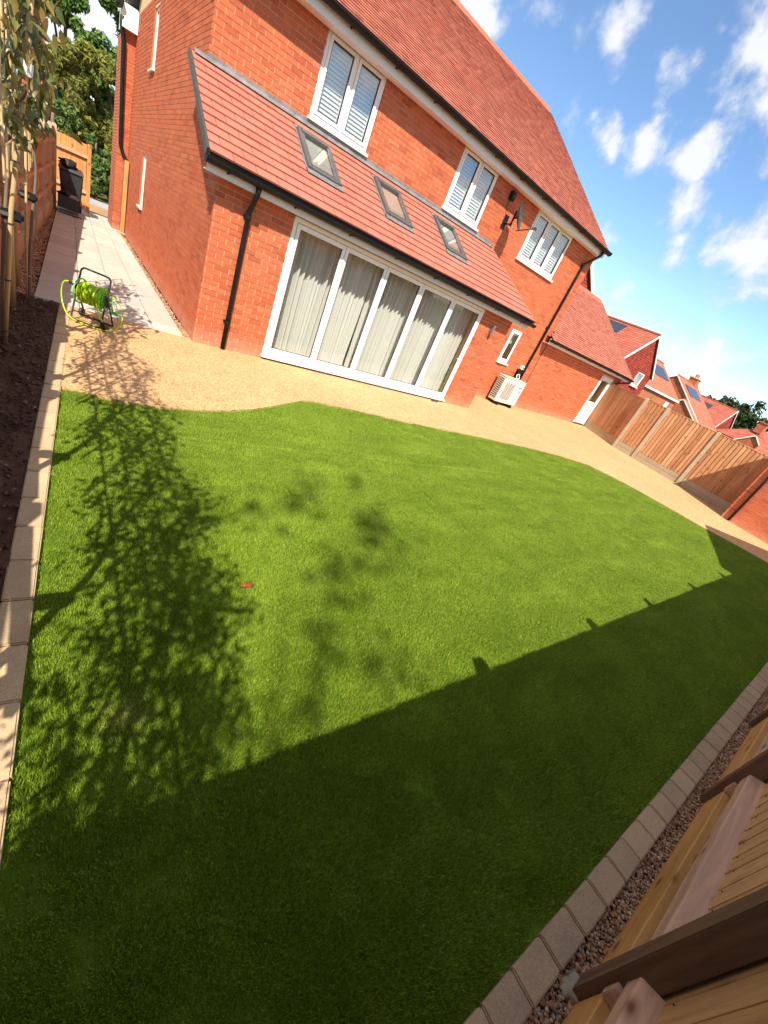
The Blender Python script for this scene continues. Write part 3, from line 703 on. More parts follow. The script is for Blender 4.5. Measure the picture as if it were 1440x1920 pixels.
# lean-to roof
ER = dict(y0=7.06, z0=2.445, y1=8.95, z1=3.555)
es = (ER['z1'] - ER['z0']) / (ER['y1'] - ER['y0']); sl = V((0, 1, es)).normalized(); nrm = V((0, -es, 1)).normalized()
SLEN = (V((0, ER['y1'], ER['z1'])) - V((0, ER['y0'], ER['z0']))).length
def ep(x, s, d): return V((x, ER['y0'], ER['z0'])) + sl * s + nrm * d
def er_right(s): return 9.10 + (8.50 - 9.10) * s / SLEN
lr = MB().hexa([ep(1.60, .02, -.06), ep(9.06, .02, -.06), ep(8.46, SLEN, -.06), ep(1.60, SLEN, -.06), ep(1.60, .02, -.012), ep(9.06, .02, -.012), ep(8.46, SLEN, -.012), ep(1.60, SLEN, -.012)])
lro = lr.build('lean_to_roof', 'dark_grey', house)
RL = [(3.14, 3.76), (4.72, 5.36), (6.31, 6.95)]
RS0, RS1 = .86, 1.84
tiles = []
NR = 11; g = (SLEN - .05) / NR
for r in range(NR):
    s0 = r * g; s1 = s0 + g + .035
    x = 1.58 - (.155 if r % 2 else 0)
    while x < 9.1:
        a, b = max(x, 1.58), min(x + .309, er_right(s0 + g / 2))
        x += .31
        if b - a < .03: continue
        segs = [(a, b)]
        for p, q in RL:
            if s0 + g * .8 < RS0 - .02 or s0 + g * .2 > RS1 + .02: continue
            ns = []
            for s, e in segs:
                if q + .03 <= s or p - .03 >= e: ns.append((s, e)); continue
                if p - .03 > s: ns.append((s, p - .03))
                if q + .03 < e: ns.append((q + .03, e))
            segs = ns
        for s, e in segs:
            if e - s < .03: continue
            j = random.uniform(-.0015, .0025); t1 = min(s1, SLEN)
            tiles.append((ep((s + e) / 2, s0 + g / 2, .02), [ep(s + .004, s0, .012 + j), ep(e - .004, s0, .012 + j), ep(e - .004, t1, -.010), ep(s + .004, t1, -.010), ep(s + .004, s0, .036 + j), ep(e - .004, s0, .036 + j), ep(e - .004, t1, .012), ep(s + .004, t1, .012)]))
pieces(tiles, 'roof_tile', 'roof_tile', lro, 300)
# flashing and verge
fl = MB()
fl.hexa([ep(1.62, SLEN - .09, .038), ep(8.50, SLEN - .09, .038), ep(8.50, SLEN - .01, .03), ep(1.62, SLEN - .01, .03), ep(1.62, SLEN - .09, .044), ep(8.50, SLEN - .09, .044), ep(8.50, SLEN + .02, .05), ep(1.62, SLEN + .02, .05)])
fl.box(1.79, 8.50, 8.932, 8.944, 3.56, 3.645)
fl.build('flashing', 'lead', house)
for k in range(5): MB().box(2.9 + k * 1.3, 2.93 + k * 1.3, 8.926, 8.934, 3.565, 3.640).build('flashing_lap', 'lead', house)
v = MB(); v.hexa([ep(1.545, 0, -.06), ep(1.578, 0, -.06), ep(1.578, SLEN, -.06), ep(1.545, SLEN, -.06), ep(1.545, 0, .04), ep(1.578, 0, .04), ep(1.578, SLEN, .02), ep(1.545, SLEN, .02)]); v.build('verge_strip', 'dark_grey', house)
v = MB(); v.hexa([ep(1.60, .0, -.10), ep(1.80, .0, -.10), ep(1.80, SLEN, -.10), ep(1.60, SLEN, -.10), ep(1.60, .0, -.07), ep(1.80, .0, -.07), ep(1.80, SLEN, -.07), ep(1.60, SLEN, -.07)]); v.build('verge_soffit', 'mortar', house)
v = MB(); v.hexa([ep(9.06, 0, -.10), ep(9.11, 0, -.10), ep(8.51, SLEN, -.10), ep(8.46, SLEN, -.10), ep(9.06, 0, .03), ep(9.11, 0, .03), ep(8.51, SLEN, .03), ep(8.46, SLEN, .03)]); v.build('verge_strip', 'pot', house)
def eaves(parent, x0, x1, yw, yf, zt, fh, gx0=None, gx1=None, step=.95, r=.070):
    """white fascia + soffit + black half round gutter with brackets; yf = fascia face"""
    MB().box(x0, x1, yf, yf + .022, zt - fh, zt).build('fascia', 'upvc', parent)
    MB().box(x0 + .003, x1 - .003, yf + .022, yw - .001, zt - fh + .012, zt - fh + .024).build('soffit', 'upvc', parent)
    a, b = gx0 if gx0 is not None else x0, gx1 if gx1 is not None else x1
    yc = yf - r - .004; zc = zt - .022; prof = [(yc + r * math.cos(t), zc - r * math.sin(t)) for t in [math.pi * k / 8 for k in range(9)]]
    prof2 = [(yc + (r - .006) * math.cos(t), zc - (r - .006) * math.sin(t)) for t in [math.pi * k / 8 for k in range(8, -1, -1)]]
    g = MB().prism([(a, y, z) for y, z in prof + prof2], (b - a, 0, 0)).build('gutter', 'black_plastic', parent)
    bme = MB(); pr = [((r + .008) * math.cos(t), -(r + .008) * math.sin(t)) for t in [math.pi * k / 8 for k in range(9)]]; bme.prism([(-.02, y, z) for y, z in pr], (.04, 0, 0)); bme.box(-.014, .014, r - .004, r + .004, -.09, .0)
    bme = bme.mesh('bracket', 'black_plastic'); x = a + .3
    while x < b - .15: put(bme, 'bracket', g, (x, yc, zc)); x += step
    for e in (a, b): MB().prism([(e - .006, yc + (r + .006) * math.cos(t), zc - (r + .006) * math.sin(t)) for t in [math.pi * k / 8 for k in range(9)]], (.012, 0, 0)).build('stop_end', 'black_plastic', g)
    return g
eaves(house, 1.60, 9.06, EY, 7.15, 2.425, .175, 1.56, 9.14, .98)
# main roof
MRS = .70; MY0, MZ0 = 8.56, 4.955; RIDGE_Y = 13.10
ms = V((0, 1, MRS)).normalized(); mn = V((0, -MRS, 1)).normalized(); MLEN = (RIDGE_Y - MY0) / ms.y
def mp_(x, s, d): return V((x, MY0, MZ0)) + ms * s + mn * d
X0R, X1R = 1.55, 12.50
rf = MB().hexa([mp_(X0R + .02, .05, -.09), mp_(X1R - .02, .05, -.09), mp_(X1R - .02, MLEN, -.09), mp_(X0R + .02, MLEN, -.09), mp_(X0R + .02, .05, -.012), mp_(X1R - .02, .05, -.012), mp_(X1R - .02, MLEN, -.012), mp_(X0R + .02, MLEN, -.012)])
zr = mp_(0, MLEN, 0).z
rf.hexa([(X0R + .02, RIDGE_Y, zr - .12), (X1R - .02, RIDGE_Y, zr - .12), (X1R - .02, 17.8, zr - .12 - MRS * 4.7), (X0R + .02, 17.8, zr - .12 - MRS * 4.7), (X0R + .02, RIDGE_Y, zr - .02), (X1R - .02, RIDGE_Y, zr - .02), (X1R - .02, 17.8, zr - .02 - MRS * 4.7), (X0R + .02, 17.8, zr - .02 - MRS * 4.7)])
rfo = rf.build('main_roof', 'lead_dark', house)
def plain_tiles(fn, x0, x1, length, w=.166, g=.102):
    out = []; rows = int(length / g); rr = random.Random(4)
    for r in range(rows):
        s0 = r * g; x = x0 - (w / 2 if r % 2 else 0)
        sag = .004 * math.sin(r * .8)
        while x < x1:
            a, b = max(x, x0), min(x + w - .003, x1); x += w
            if b - a < .03: continue
            j = rr.uniform(-.002, .004)
            t1 = min(s0 + g + .02, length)
            out.append((fn((a + b) / 2, s0 + g / 2, .01), [fn(a, s0, .006 + j), fn(b, s0, .006 + j), fn(b, t1, -.010), fn(a, t1, -.010), fn(a, s0, .022 + j), fn(b, s0, .022 + j), fn(b, t1, .006), fn(a, t1, .006)]))
    return out
pieces(plain_tiles(mp_, X0R, X1R, MLEN), 'plain_tile', 'plain_tile', rfo, 300, 'plain_tiles')
rx = X0R
rme = MB()
rme.prism([(0, RIDGE_Y - .16, zr - .09), (0, RIDGE_Y - .10, zr + .02), (0, RIDGE_Y, zr + .065), (0, RIDGE_Y + .10, zr + .02), (0, RIDGE_Y + .16, zr - .09)], (.44, 0, 0)); rme = rme.mesh('ridge_tile', 'ridge')
while rx < X1R - .3: put(rme, 'ridge_tile', rfo, (rx, 0, random.uniform(-.004, .004))); rx += .446
v = MB(); v.hexa([mp_(X1R - .05, 0, -.10), mp_(X1R + .004, 0, -.10), mp_(X1R + .004, MLEN, -.10), mp_(X1R - .05, MLEN, -.10), mp_(X1R - .05, 0, -.011), mp_(X1R + .004, 0, -.011), mp_(X1R + .004, MLEN, -.011), mp_(X1R - .05, MLEN, -.011)]); v.build('verge_strip', 'pot', house)
eaves(house, 1.56, X1R + .06, HY0, 8.68, 4.985, .215, 1.5, X1R + .12, .92, .088)
def downpipe(parent, pts, r=.034, clips=()):
    p = MB().tube(pts, r, 12).build('downpipe', 'black_plastic', parent, smooth=True)
    for c in clips:
        k = MB().tube([(c[0], c[1], c[2] - .025), (c[0], c[1], c[2] + .025)], r + .008, 12); k.box(c[0] - .055, c[0] + .055, c[1] + r - .01, c[1] + r + .02, c[2] - .015, c[2] + .015); k.build('pipe_clip', 'black_plastic', p)
    return p
downpipe(house, [(2.27, 7.09, 2.37), (2.27, 7.10, 2.26), (2.265, 7.19, 2.14), (2.26, 7.285, 2.02), (2.26, 7.29, 1.6), (2.26, 7.29, .02)], .036, [(2.26, 7.29, 1.95), (2.26, 7.29, .45)])
downpipe(house, [(12.36, 8.62, 4.93), (12.36, 8.64, 4.78), (12.27, 8.75, 4.62), (12.20, 8.885, 4.46), (12.19, 8.89, 4.2), (12.18, 8.89, .02)], .036, [(12.2, 8.89, 4.4), (12.19, 8.89, 2.6), (12.18, 8.89, 1.2)])
downpipe(house, [(1.46, 17.15, 4.75), (1.47, 17.2, 4.55), (1.52, 17.22, 4.3), (1.60, 17.25, 2.15), (1.68, 17.26, 1.95), (1.76, 17.22, 1.85), (1.76, 17.22, .1)], .05)
MB().tube([(1.40, 17.0, 4.98), (1.40, 17.6, 4.98)], .075, 10).build('gutter', 'black_plastic', house)
# rooflights
for a, b in RL:
    f = MB(); o0 = .05
    def bar(x0, x1, s0, s1, d0, d1): f.hexa([ep(x0, s0, d0), ep(x1, s0, d0), ep(x1, s1, d0), ep(x0, s1, d0), ep(x0, s0, d1), ep(x1, s0, d1), ep(x1, s1, d1), ep(x0, s1, d1)])
    bar(a, a + .065, RS0, RS1, .0, .07); bar(b - .065, b, RS0, RS1, .0, .07); bar(a + .065, b - .065, RS0, RS0 + .085, .0, .065); bar(a + .065, b - .065, RS1 - .11, RS1, .0, .085)
    fo = f.build('rooflight', 'rooflight_grey', house, bevel=.006)
    f = MB(); bar(a + .066, a + .092, RS0 + .086, RS1 - .111, .04, .068); bar(b - .092, b - .066, RS0 + .086, RS1 - .111, .04, .068); bar(a + .092, b - .092, RS0 + .086, RS0 + .115, .04, .068); f.build('sash', 'steel', fo)
    f = MB(); bar(a + .066, b - .066, RS0 + .086, RS1 - .111, .045, .050); f.build('pane', 'door_glass', fo)
    f = MB(); bar(a + .066, b - .066, RS0 + .086, RS1 - .111, .008, .014); f.build('blind', 'blind_grey', fo)
    f = MB(); bar(a - .02, b + .02, RS0 - .11, RS0 - .002, .034, .042); bar(a - .03, a - .002, RS0, RS1, .02, .03); bar(b + .002, b + .03, RS0, RS1, .02, .03); bar(a - .03, b + .03, RS1 + .002, RS1 + .07, .02, .04); f.build('flashing', 'lead', fo)

# curtains
def curtain(x0, x1, label, seed, flare):
    rr = random.Random(seed); n = 150; rows = 14; mb = MB(); ph = [rr.uniform(0, 6.28) for _ in range(4)]
    for j in range(rows + 1):
        t = j / rows; z = .075 + 2.14 * (1 - t)
        for i in range(n + 1):
            u = i / n; x = x0 + (x1 - x0) * u
            a = .034 + .016 * math.sin(u * 5 + ph[0]); a *= (1 + .3 * t)
            xx = x + .022 * math.sin(u * 7 + ph[1]) * t * flare
            ww = 2 * math.pi * (x1 - x0) / .105
            y = 7.70 + a * math.sin(u * ww + .9 * math.sin(u * 9 + ph[2]) + .25 * t * math.sin(u * 13)) + .018 * math.sin(u * ww * .37 + ph[3])
            if t > .93: y -= .02 * (t - .93) / .07
            mb.v.append((xx, y, z))
    for j in range(rows):
        for i in range(n):
            a = j * (n + 1) + i; mb.f.append((a, a + 1, a + n + 2, a + n + 1))
    return tag(mb.build('curtain', 'sheer', smooth=True), label, 'curtain', 'sheer curtains behind the folding doors')
ords = ['first (leftmost)', 'second', 'middle', 'fourth', 'last (rightmost)']
for i in range(5):
    curtain(2.86 + i * .98 + (.015 if i == 2 else 0), 2.86 + (i + 1) * .98 + (.5 if i == 4 else .01), 'pale sheer curtain hanging behind the %s pane of the folding doors' % ords[i], 20 + i, 1 + i % 2)

# ------------------------------------------------------------------ garage joined to the house
GX0, GX1, GY = 12.66, 18.50, 8.93
gar = thing('garage', 'low red brick garage with tiled roof and white half glazed door joined to the house', 'garage', (GX0, GY, 0))
gb = []
GD = (16.93, 17.87, .0, 2.06)
gw = wall('front_wall', gar, (0, GY, 0), (1, 0, 0), (0, -1, 0), GX0, GX1, 0, 2.28, [GD], bricks=gb, phase=.1)
wall('end_wall', gar, (GX1, GY + .25, 0), (0, 1, 0), (1, 0, 0), 0, 5.5, 0, 2.28, top=[(0, 2.28), (5.5, 2.28), (2.75, 4.2)], core_mat='far_brick')
lay_bricks(gb, 300)
def gp(x, s, d): return V((x, 8.60, 2.345)) + ms * s + mn * d
GL = (11.80 - 8.60) / ms.y
gr = MB(); ga, gbx = 12.60, 18.66
gr.hexa([gp(ga, .04, -.08), gp(gbx, .04, -.08), gp(gbx, GL, -.08), gp(ga, GL, -.08), gp(ga, .04, -.012), gp(gbx, .04, -.012), gp(gbx, GL, -.012), gp(ga, GL, -.012)])
zg = gp(0, GL, 0).z
gr.hexa([(ga, 11.8, zg - .1), (gbx, 11.8, zg - .1), (gbx, 15, zg - .1 - .7 * 3.2), (ga, 15, zg - .1 - .7 * 3.2), (ga, 11.8, zg - .02), (gbx, 11.8, zg - .02), (gbx, 15, zg - .02 - .7 * 3.2), (ga, 15, zg - .02 - .7 * 3.2)])
gro = gr.build('roof', 'lead_dark', gar)
pieces(plain_tiles(gp, 12.60, 18.68, GL), 'plain_tile', 'plain_tile', gro, 300, 'plain_tiles')
pieces(plain_tiles(gp, 12.36, 12.60, .40), 'plain_tile', 'plain_tile', gro, 0, 'plain_tiles')
x = 12.7
gm = MB().prism([(0, 11.8 - .15, zg - .09), (0, 11.8 - .09, zg + .02), (0, 11.8, zg + .06), (0, 11.8 + .09, zg + .02), (0, 11.8 + .15, zg - .09)], (.44, 0, 0)).mesh('ridge_tile', 'ridge')
while x < 18.3: put(gm, 'ridge_tile', gro, (x, 0, 0)); x += .446
eaves(gar, 12.34, 18.66, GY, 8.70, 2.365, .17, 12.32, 18.72, .80)
downpipe(gar, [(18.66, 8.64, 2.33), (18.66, 8.66, 2.2), (18.2, 8.8, 2.05), (18.02, 8.87, 1.92), (18.01, 8.875, 1.6), (18.01, 8.875, 0.02)], .034, [(18.01, 8.875, 1.0)])
def garage_door():
    x0, x1, z0, z1 = GD; y = GY
    f = MB(); f.box(x0 + .004, x0 + .06, y - .006, y + .08, .03, z1 - .004); f.box(x1 - .06, x1 - .004, y - .006, y + .08, .03, z1 - .004); f.box(x0 + .06, x1 - .06, y - .006, y + .08, z1 - .06, z1 - .004)
    fo = f.build('door_frame', 'upvc', gar, bevel=.004)
    d = MB(); a, b = x0 + .064, x1 - .064; t = z1 - .064
    d.box(a, a + .10, y + .0, y + .06, .05, t); d.box(b - .10, b, y + .0, y + .06, .05, t); d.box(a + .1, b - .1, y, y + .06, .05, .17); d.box(a + .1, b - .1, y, y + .06, .86, 1.0); d.box(a + .1, b - .1, y, y + .06, t - .11, t)
    do = d.build('door', 'upvc', gar, bevel=.005)
    MB().box(a + .1, b - .1, y + .016, y + .05, .17, .86).build('lower_panel', 'upvc', do)
    MB().box(a + .1, b - .1, y + .02, y + .03, 1.0, t - .11).build('pane', 'glass', do)
    h = MB(); h.box(a + .03, a + .06, y - .01, y, .98, 1.2); h.tube([(a + .045, y - .005, 1.1), (a + .045, y - .045, 1.1), (a + .16, y - .045, 1.1)], .01, 8); h.build('handle', 'steel', do)
    MB().box(x0 - .03, x1 + .02, y - .06, y + .1, .0, .03).build('doorstep', 'lead_dark', gar)
garage_door()
MB().box(12.7, 18.4, 9.3, 9.35, 0, 2.2).build('inner_wall', 'lead_dark', gar)

# ------------------------------------------------------------------ things on the walls
d = thing('satellite_dish', 'dark grey satellite dish on a bracket on the upper brick wall between the windows', 'satellite dish', (8.55, 8.95, 4.2))
def dish():
    mb = MB(); n, rg = 24, 6; dirn = V((.50, -.80, .30)).normalized(); u = dirn.orthogonal().normalized(); u = V((0, 0, 1)) - dirn * dirn.z; u.normalize(); w = dirn.cross(u); c = V((8.50, 8.52, 4.29))
    rows = []
    for side in (0, 1):
        for k in range(rg + 1):
            r = .36 * k / rg
            for i in range(n):
                t = 2 * math.pi * i / n; rows.append(c + (u * math.cos(t) * 1.08 + w * math.sin(t) * .95) * r * .74 + dirn * ((k / rg) ** 2 * .07 - side * .012))
    fs = []
    for side in (0, 1):
        o = side * (rg + 1) * n
        for k in range(rg):
            for i in range(n):
                q = (o + k * n + i, o + k * n + (i + 1) % n, o + (k + 1) * n + (i + 1) % n, o + (k + 1) * n + i); fs.append(q if side == 0 else q[::-1])
    o2 = (rg + 1) * n
    for i in range(n): fs.append((rg * n + i, o2 + rg * n + i, o2 + rg * n + (i + 1) % n, rg * n + (i + 1) % n))
    mb.add(rows, fs); mb.build('reflector', 'dish', d, smooth=True)
    arm0 = c - u * .30 + dirn * .02; lnb = c - u * .26 + dirn * .40
    MB().tube([arm0, lnb - dirn * .03], .012, 8).build('arm', 'black_plastic', d)
    h = MB(); h.tube([lnb - dirn * .02, lnb + dirn * .06 + u * .02], .028, 10); h.tube([lnb + dirn * .05, lnb + dirn * .075], .036, 10); h.build('receiver', 'dark_grey', d)
    b = MB(); b.tube([c - dirn * .01, (8.58, 8.62, 4.26), (8.6, 8.72, 4.25)], .022, 8); b.tube([(8.6, 8.72, 4.40), (8.6, 8.72, 4.08)], .024, 10); b.tube([(8.6, 8.72, 4.12), (8.6, 8.93, 4.10)], .018, 8); b.box(8.53, 8.67, 8.93, 8.948, 4.0, 4.28); b.build('bracket', 'black_plastic', d)
    MB().tube([(8.44, 8.93, 4.52), (8.42, 8.93, 4.40), (8.5, 8.92, 4.33), (8.58, 8.85, 4.28)], .007, 6).build('cable', 'black_plastic', d)
dish()
bx = thing('alarm_box', 'small black box fixed to the brick wall above the satellite dish', 'wall box', (8.45, 8.94, 4.6))
MB().box(8.37, 8.53, 8.86, 8.948, 4.53, 4.71).build('case', 'black_plastic', bx, bevel=.02)
MB().box(8.43, 8.47, 8.852, 8.862, 4.60, 4.64).build('lens', 'dark_grey', bx)
pl = thing('wall_light', 'small steel wall light on the brick pier right of the folding doors', 'wall light', (8.10, 7.34, 1.95))
MB().tube([(8.10, 7.27, 1.83), (8.10, 7.27, 2.03)], .034, 12).build('tube', 'steel', pl); MB().box(8.07, 8.13, 7.29, 7.348, 1.88, 1.98).build('back_plate', 'steel', pl)
ac = thing('heat_pump', 'cream outdoor air conditioning unit standing on the patio against the brick wall', 'air conditioner', (11.6, 8.65, 0))
def acu():
    x0, x1, y0, y1, z0, z1 = 11.02, 12.10, 8.50, 8.82, .10, .88
    MB().box(x0, x1, y0, y1, z0, z1).build('casing', 'ac_cream', ac, bevel=.014)
    MB().box(x0 - .012, x1 + .012, y0 - .012, y1 + .012, z1 - .0, z1 + .022).build('lid', 'ac_cream', ac, bevel=.006)
    gr = MB(); fx0, fx1, fz0, fz1 = x0 + .10, x0 + .62, z0 + .09, z1 - .10
    gr.ring(fx0, fx1, fz0, fz1, .02, y0 - .014, y0 - .002)
    for k in range(15): zz = fz0 + .03 + k * (fz1 - fz0 - .06) / 14; gr.box(fx0 + .02, fx1 - .02, y0 - .011, y0 - .004, zz - .006, zz + .006)
    for k in range(1, 5): xx = fx0 + k * (fx1 - fx0) / 5; gr.box(xx - .004, xx + .004, y0 - .015, y0 - .0115, fz0 + .02, fz1 - .02)
    gr.build('fan_grille', 'upvc_cream', ac)
    MB().box(fx0 + .02, fx1 - .02, y0 - .003, y0 - .0012, fz0 + .02, fz1 - .02).build('fan_opening', 'dark_grey', ac)
    MB().box(x0 - .004, x0 - .0012, y0 + .04, y1 - .02, z0 + .06, z1 - .05).build('coil', 'black_plastic', ac)
    s = MB()
    for k in range(11): zz = z0 + .08 + k * .06; s.box(x0 - .012, x0 - .005, y0 + .04, y1 - .02, zz - .005, zz + .005)
    for k in range(5): yy = y0 + .06 + k * .055; s.box(x0 - .016, x0 - .0125, yy - .004, yy + .004, z0 + .06, z1 - .05)
    s.build('side_guard', 'ac_cream', ac)
    for xx in (x0 + .18, x1 - .2): MB().box(xx - .05, xx + .05, y0 - .03, y1 + .03, .0, .095).build('foot', 'black_plastic', ac, bevel=.008)
    MB().box(x1 - .26, x1 - .10, y0 - .005, y0 - .0015, z1 - .20, z1 - .17).build('badge', 'dark_grey', ac)
    MB().box(x1 - .16, x1 - .11, y0 - .005, y0 - .0015, z1 - .33, z1 - .28).build('badge', 'dark_grey', ac)
    MB().box(x1 - .40, x1 - .35, y0 - .005, y0 - .0015, z1 - .28, z1 - .265).build('badge', 'dark_grey', ac)
acu()
iso = thing('isolator_switch', 'white rotary isolator switch on the wall beside the downpipe above the cream unit', 'switch', (12.0, 8.94, 1.25))
MB().box(11.94, 12.07, 8.86, 8.948, 1.20, 1.33).build('case', 'upvc', iso, bevel=.01); MB().box(11.99, 12.02, 8.84, 8.86, 1.235, 1.295).build('knob', 'black_plastic', iso)
pc = thing('pipe_cover', 'black pipe cover box on the wall behind the cream unit', 'pipe cover', (11.95, 8.94, .8))
MB().box(11.86, 12.06, 8.85, 8.948, .82, 1.18).build('cover', 'black_plastic', pc, bevel=.01)
rl = thing('hose_coil', 'small pink and white roll of hose lying on top of the cream unit', 'hose roll', (11.72, 8.66, .902))
mb = MB()
for k in range(3): mb.tube([(11.72 + .075 * math.cos(t), 8.66 + .02 * math.sin(3 * t), .985 + .075 * math.sin(t)) for t in [2 * math.pi * i / 20 for i in range(20)]], .012 - .002 * k, 6, closed=True); mb.v = [(x, y + (.02 if False else 0), z) for x, y, z in mb.v]
mb.build('coil', 'tape', rl, smooth=True); MB().tube([(11.64, 8.62, .91), (11.72, 8.60, .912), (11.79, 8.63, .911)], .008, 6).build('tail', 'flower', rl)
ds = thing('door_stop', 'small dark rubber block on the patio below the folding door sill', 'door stop', (7.3, 7.2, .002))
MB().box(7.22, 7.40, 7.20, 7.27, .003, .045).build('block', 'dark_grey', ds, bevel=.01); MB().tube([(7.25, 7.19, .012), (7.18, 7.17, .012), (7.16, 7.22, .012)], .008, 6).build('cord', 'dark_grey', ds)

def lump(c, r, seed, mat, name, parent, amp=.35, flat=(1, 1, 1)):
    b = bmesh.new(); bmesh.ops.create_icosphere(b, subdivisions=3, radius=1)
    for v_ in b.verts:
        k_ = 1 + amp * mnoise.fractal(v_.co * 1.7 + V((seed, 0, 0)), 1, 2, 4); v_.co = V((v_.co.x * k_ * r * flat[0], v_.co.y * k_ * r * flat[1], max(v_.co.z, -.6) * k_ * r * flat[2]))
    me = bpy.data.meshes.new(name); b.to_mesh(me); b.free(); me.materials.append(MATS[mat])
    for p in me.polygons: p.use_smooth = True
    return put(me, name, parent, c)
# ------------------------------------------------------------------ fences
def board_mesh(h, w=.125, mat='fence_wood', s=1):
    mb = MB().hexa([(-w / 2, 0, 0), (w / 2, -.0, 0), (w / 2, .006, 0), (-w / 2, .016, 0), (-w / 2, 0, h), (w / 2, 0, h), (w / 2, .006, h), (-w / 2, .016, h)])
    mb.v = [(x, y - (.010 if x > 0 else 0) * s, z) for x, y, z in mb.v]
    return mb.mesh('board', mat)
# right fence: concrete posts, concrete gravel boards, feather edge boards facing the garden
rfence = thing('right_fence', 'orange brown timber fence with pale concrete posts along the far right of the patio', 'fence', (16.98, 5, 0))
def run(a, b, n_, top, root, gb_h, panel_out, flip=False):
    a = V((*a, 0)); b = V((*b, 0)); d = (b - a).normalized(); nn = V((d.y, -d.x, 0)) * panel_out; ang = math.atan2(d.y, d.x)
    Lb = (b - a).length; n = max(1, round(Lb / .125)); w = Lb / n
    me = MB()
    me.hexa([(-w * .56, -.032, 0), (w * .56, -.008, 0), (w * .56, -.002, 0), (-w * .56, -.002, 0), (-w * .56, -.032, top - gb_h), (w * .56, -.008, top - gb_h), (w * .56, -.002, top - gb_h), (-w * .56, -.002, top - gb_h)])
    if flip: me.v = [(-x, y, z) for x, y, z in me.v]; me.f = [f[::-1] for f in me.f]
    me = me.mesh('board', 'fence_wood')
    for i in range(n):
        c = a + d * w * (i + .5); o = put(me, 'board', root, c + V((0, 0, gb_h + .003 + random.uniform(-.004, .004))), ang + random.uniform(-.012, .012))
    ang2 = ang
    for k, (z0, z1) in enumerate(((0, gb_h / 2 - .003), (gb_h / 2 + .003, gb_h))):
        g = MB().obox((0, 0, (z0 + z1) / 2), (d, nn, (0, 0, 1)), (Lb / 2, .022, (z1 - z0) / 2)).mesh('gravel_board', 'gravel_board_concrete', bevel=.004); put(g, 'gravel_board', root, (a + b) / 2)
    cp = MB().obox((0, 0, top + .018), (d, nn, (0, 0, 1)), (Lb / 2, .032, .014)).mesh('capping', 'fence_wood'); put(cp, 'capping', root, (a + b) / 2)
def cpost(p, root, h, ang=0, s=.055):
    me = MB().box(-s, s, -s, s, 0, h); me.hexa([(-s, -s, h), (s, -s, h), (s, s, h), (-s, s, h), (-s * .6, -s * .6, h + .03), (s * .6, -s * .6, h + .03), (s * .6, s * .6, h + .03), (-s * .6, s * .6, h + .03)])
    me = me.mesh('post', 'concrete', bevel=.008); return put(me, 'post', root, (*p, 0), ang)
PX = 16.93
for y in (6.92, 6.10, 4.34): cpost((PX - .01, y), rfence, 1.97)
def yrun(y0, y1): run((PX, y0), (PX, y1), 0, 1.95, rfence, .30, 1)
run((PX, 6.03), (PX, 6.85), 0, 1.95, rfence, .30, 1) if False else None
for ya, yb in ((6.85, 6.17), (6.03, 4.41), (4.27, 2.56)): run((PX, ya), (PX, yb), 0, 1.95, rfence, .30, 1)
run((17.87, 8.87), (PX + .03, 6.98), 0, 1.90, rfence, .30, 1)
cpost((17.90, 8.86), rfence, 1.9, .45, .04)

# near fence, timber rails and posts on the garden side
nf = thing('near_fence', 'timber fence in shade at the bottom right with rails and posts facing the lawn', 'fence', (4, -.6, 0))
bme = MB().hexa([(-.074, -.004, 0), (.074, -.009, 0), (.074, .006, 0), (-.074, .010, 0), (-.074, -.004, 1.7), (.074, -.009, 1.7), (.074, .006, 1.7), (-.074, .010, 1.7)]).mesh('board', 'near_board_wood')
xs = -.85
k = 0
while xs < 12.6:
    o = put(bme, 'board', nf, (xs, -.622 + random.uniform(-.001, .001), .14 + random.uniform(-.01, .01)), math.pi + random.uniform(-.006, .006)); xs += .134
posts = [-.80, 1.69, 3.48, 5.02, 6.8, 8.55, 10.3, 12.0]
for p in posts:
    me = MB().box(-.05, .05, -.05, .05, -.05, 1.845)
    put(me.mesh('post', 'post_wood', bevel=.004), 'post', nf, (p, -.552, 0))
def rail(a, b, z, jit=0):
    mb = MB(); y0, y1 = -.540, -.618; n = 14; pts = []
    for i in range(n + 1):
        x = a + (b - a) * i / n; jy = random.uniform(-.002, .002); jz = random.uniform(-.0015, .0015)
        pts.append([(x, y0 + jy, z - .078), (x, y0 + jy, z - .004 + jz), (x, y0 - .008, z + jz + .003), (x, y1, z + .028 + jz), (x, y1, z - .078)])
    vs = [q for p in pts for q in p]; fs = [tuple(range(5)), tuple(range(n * 5, n * 5 + 5))[::-1]]
    for i in range(n):
        for k in range(5): fs.append((i * 5 + k, (i + 1) * 5 + k, (i + 1) * 5 + (k + 1) % 5, i * 5 + (k + 1) % 5))
    mb.add(vs, fs); mb.build('rail', 'rail_wood', nf)
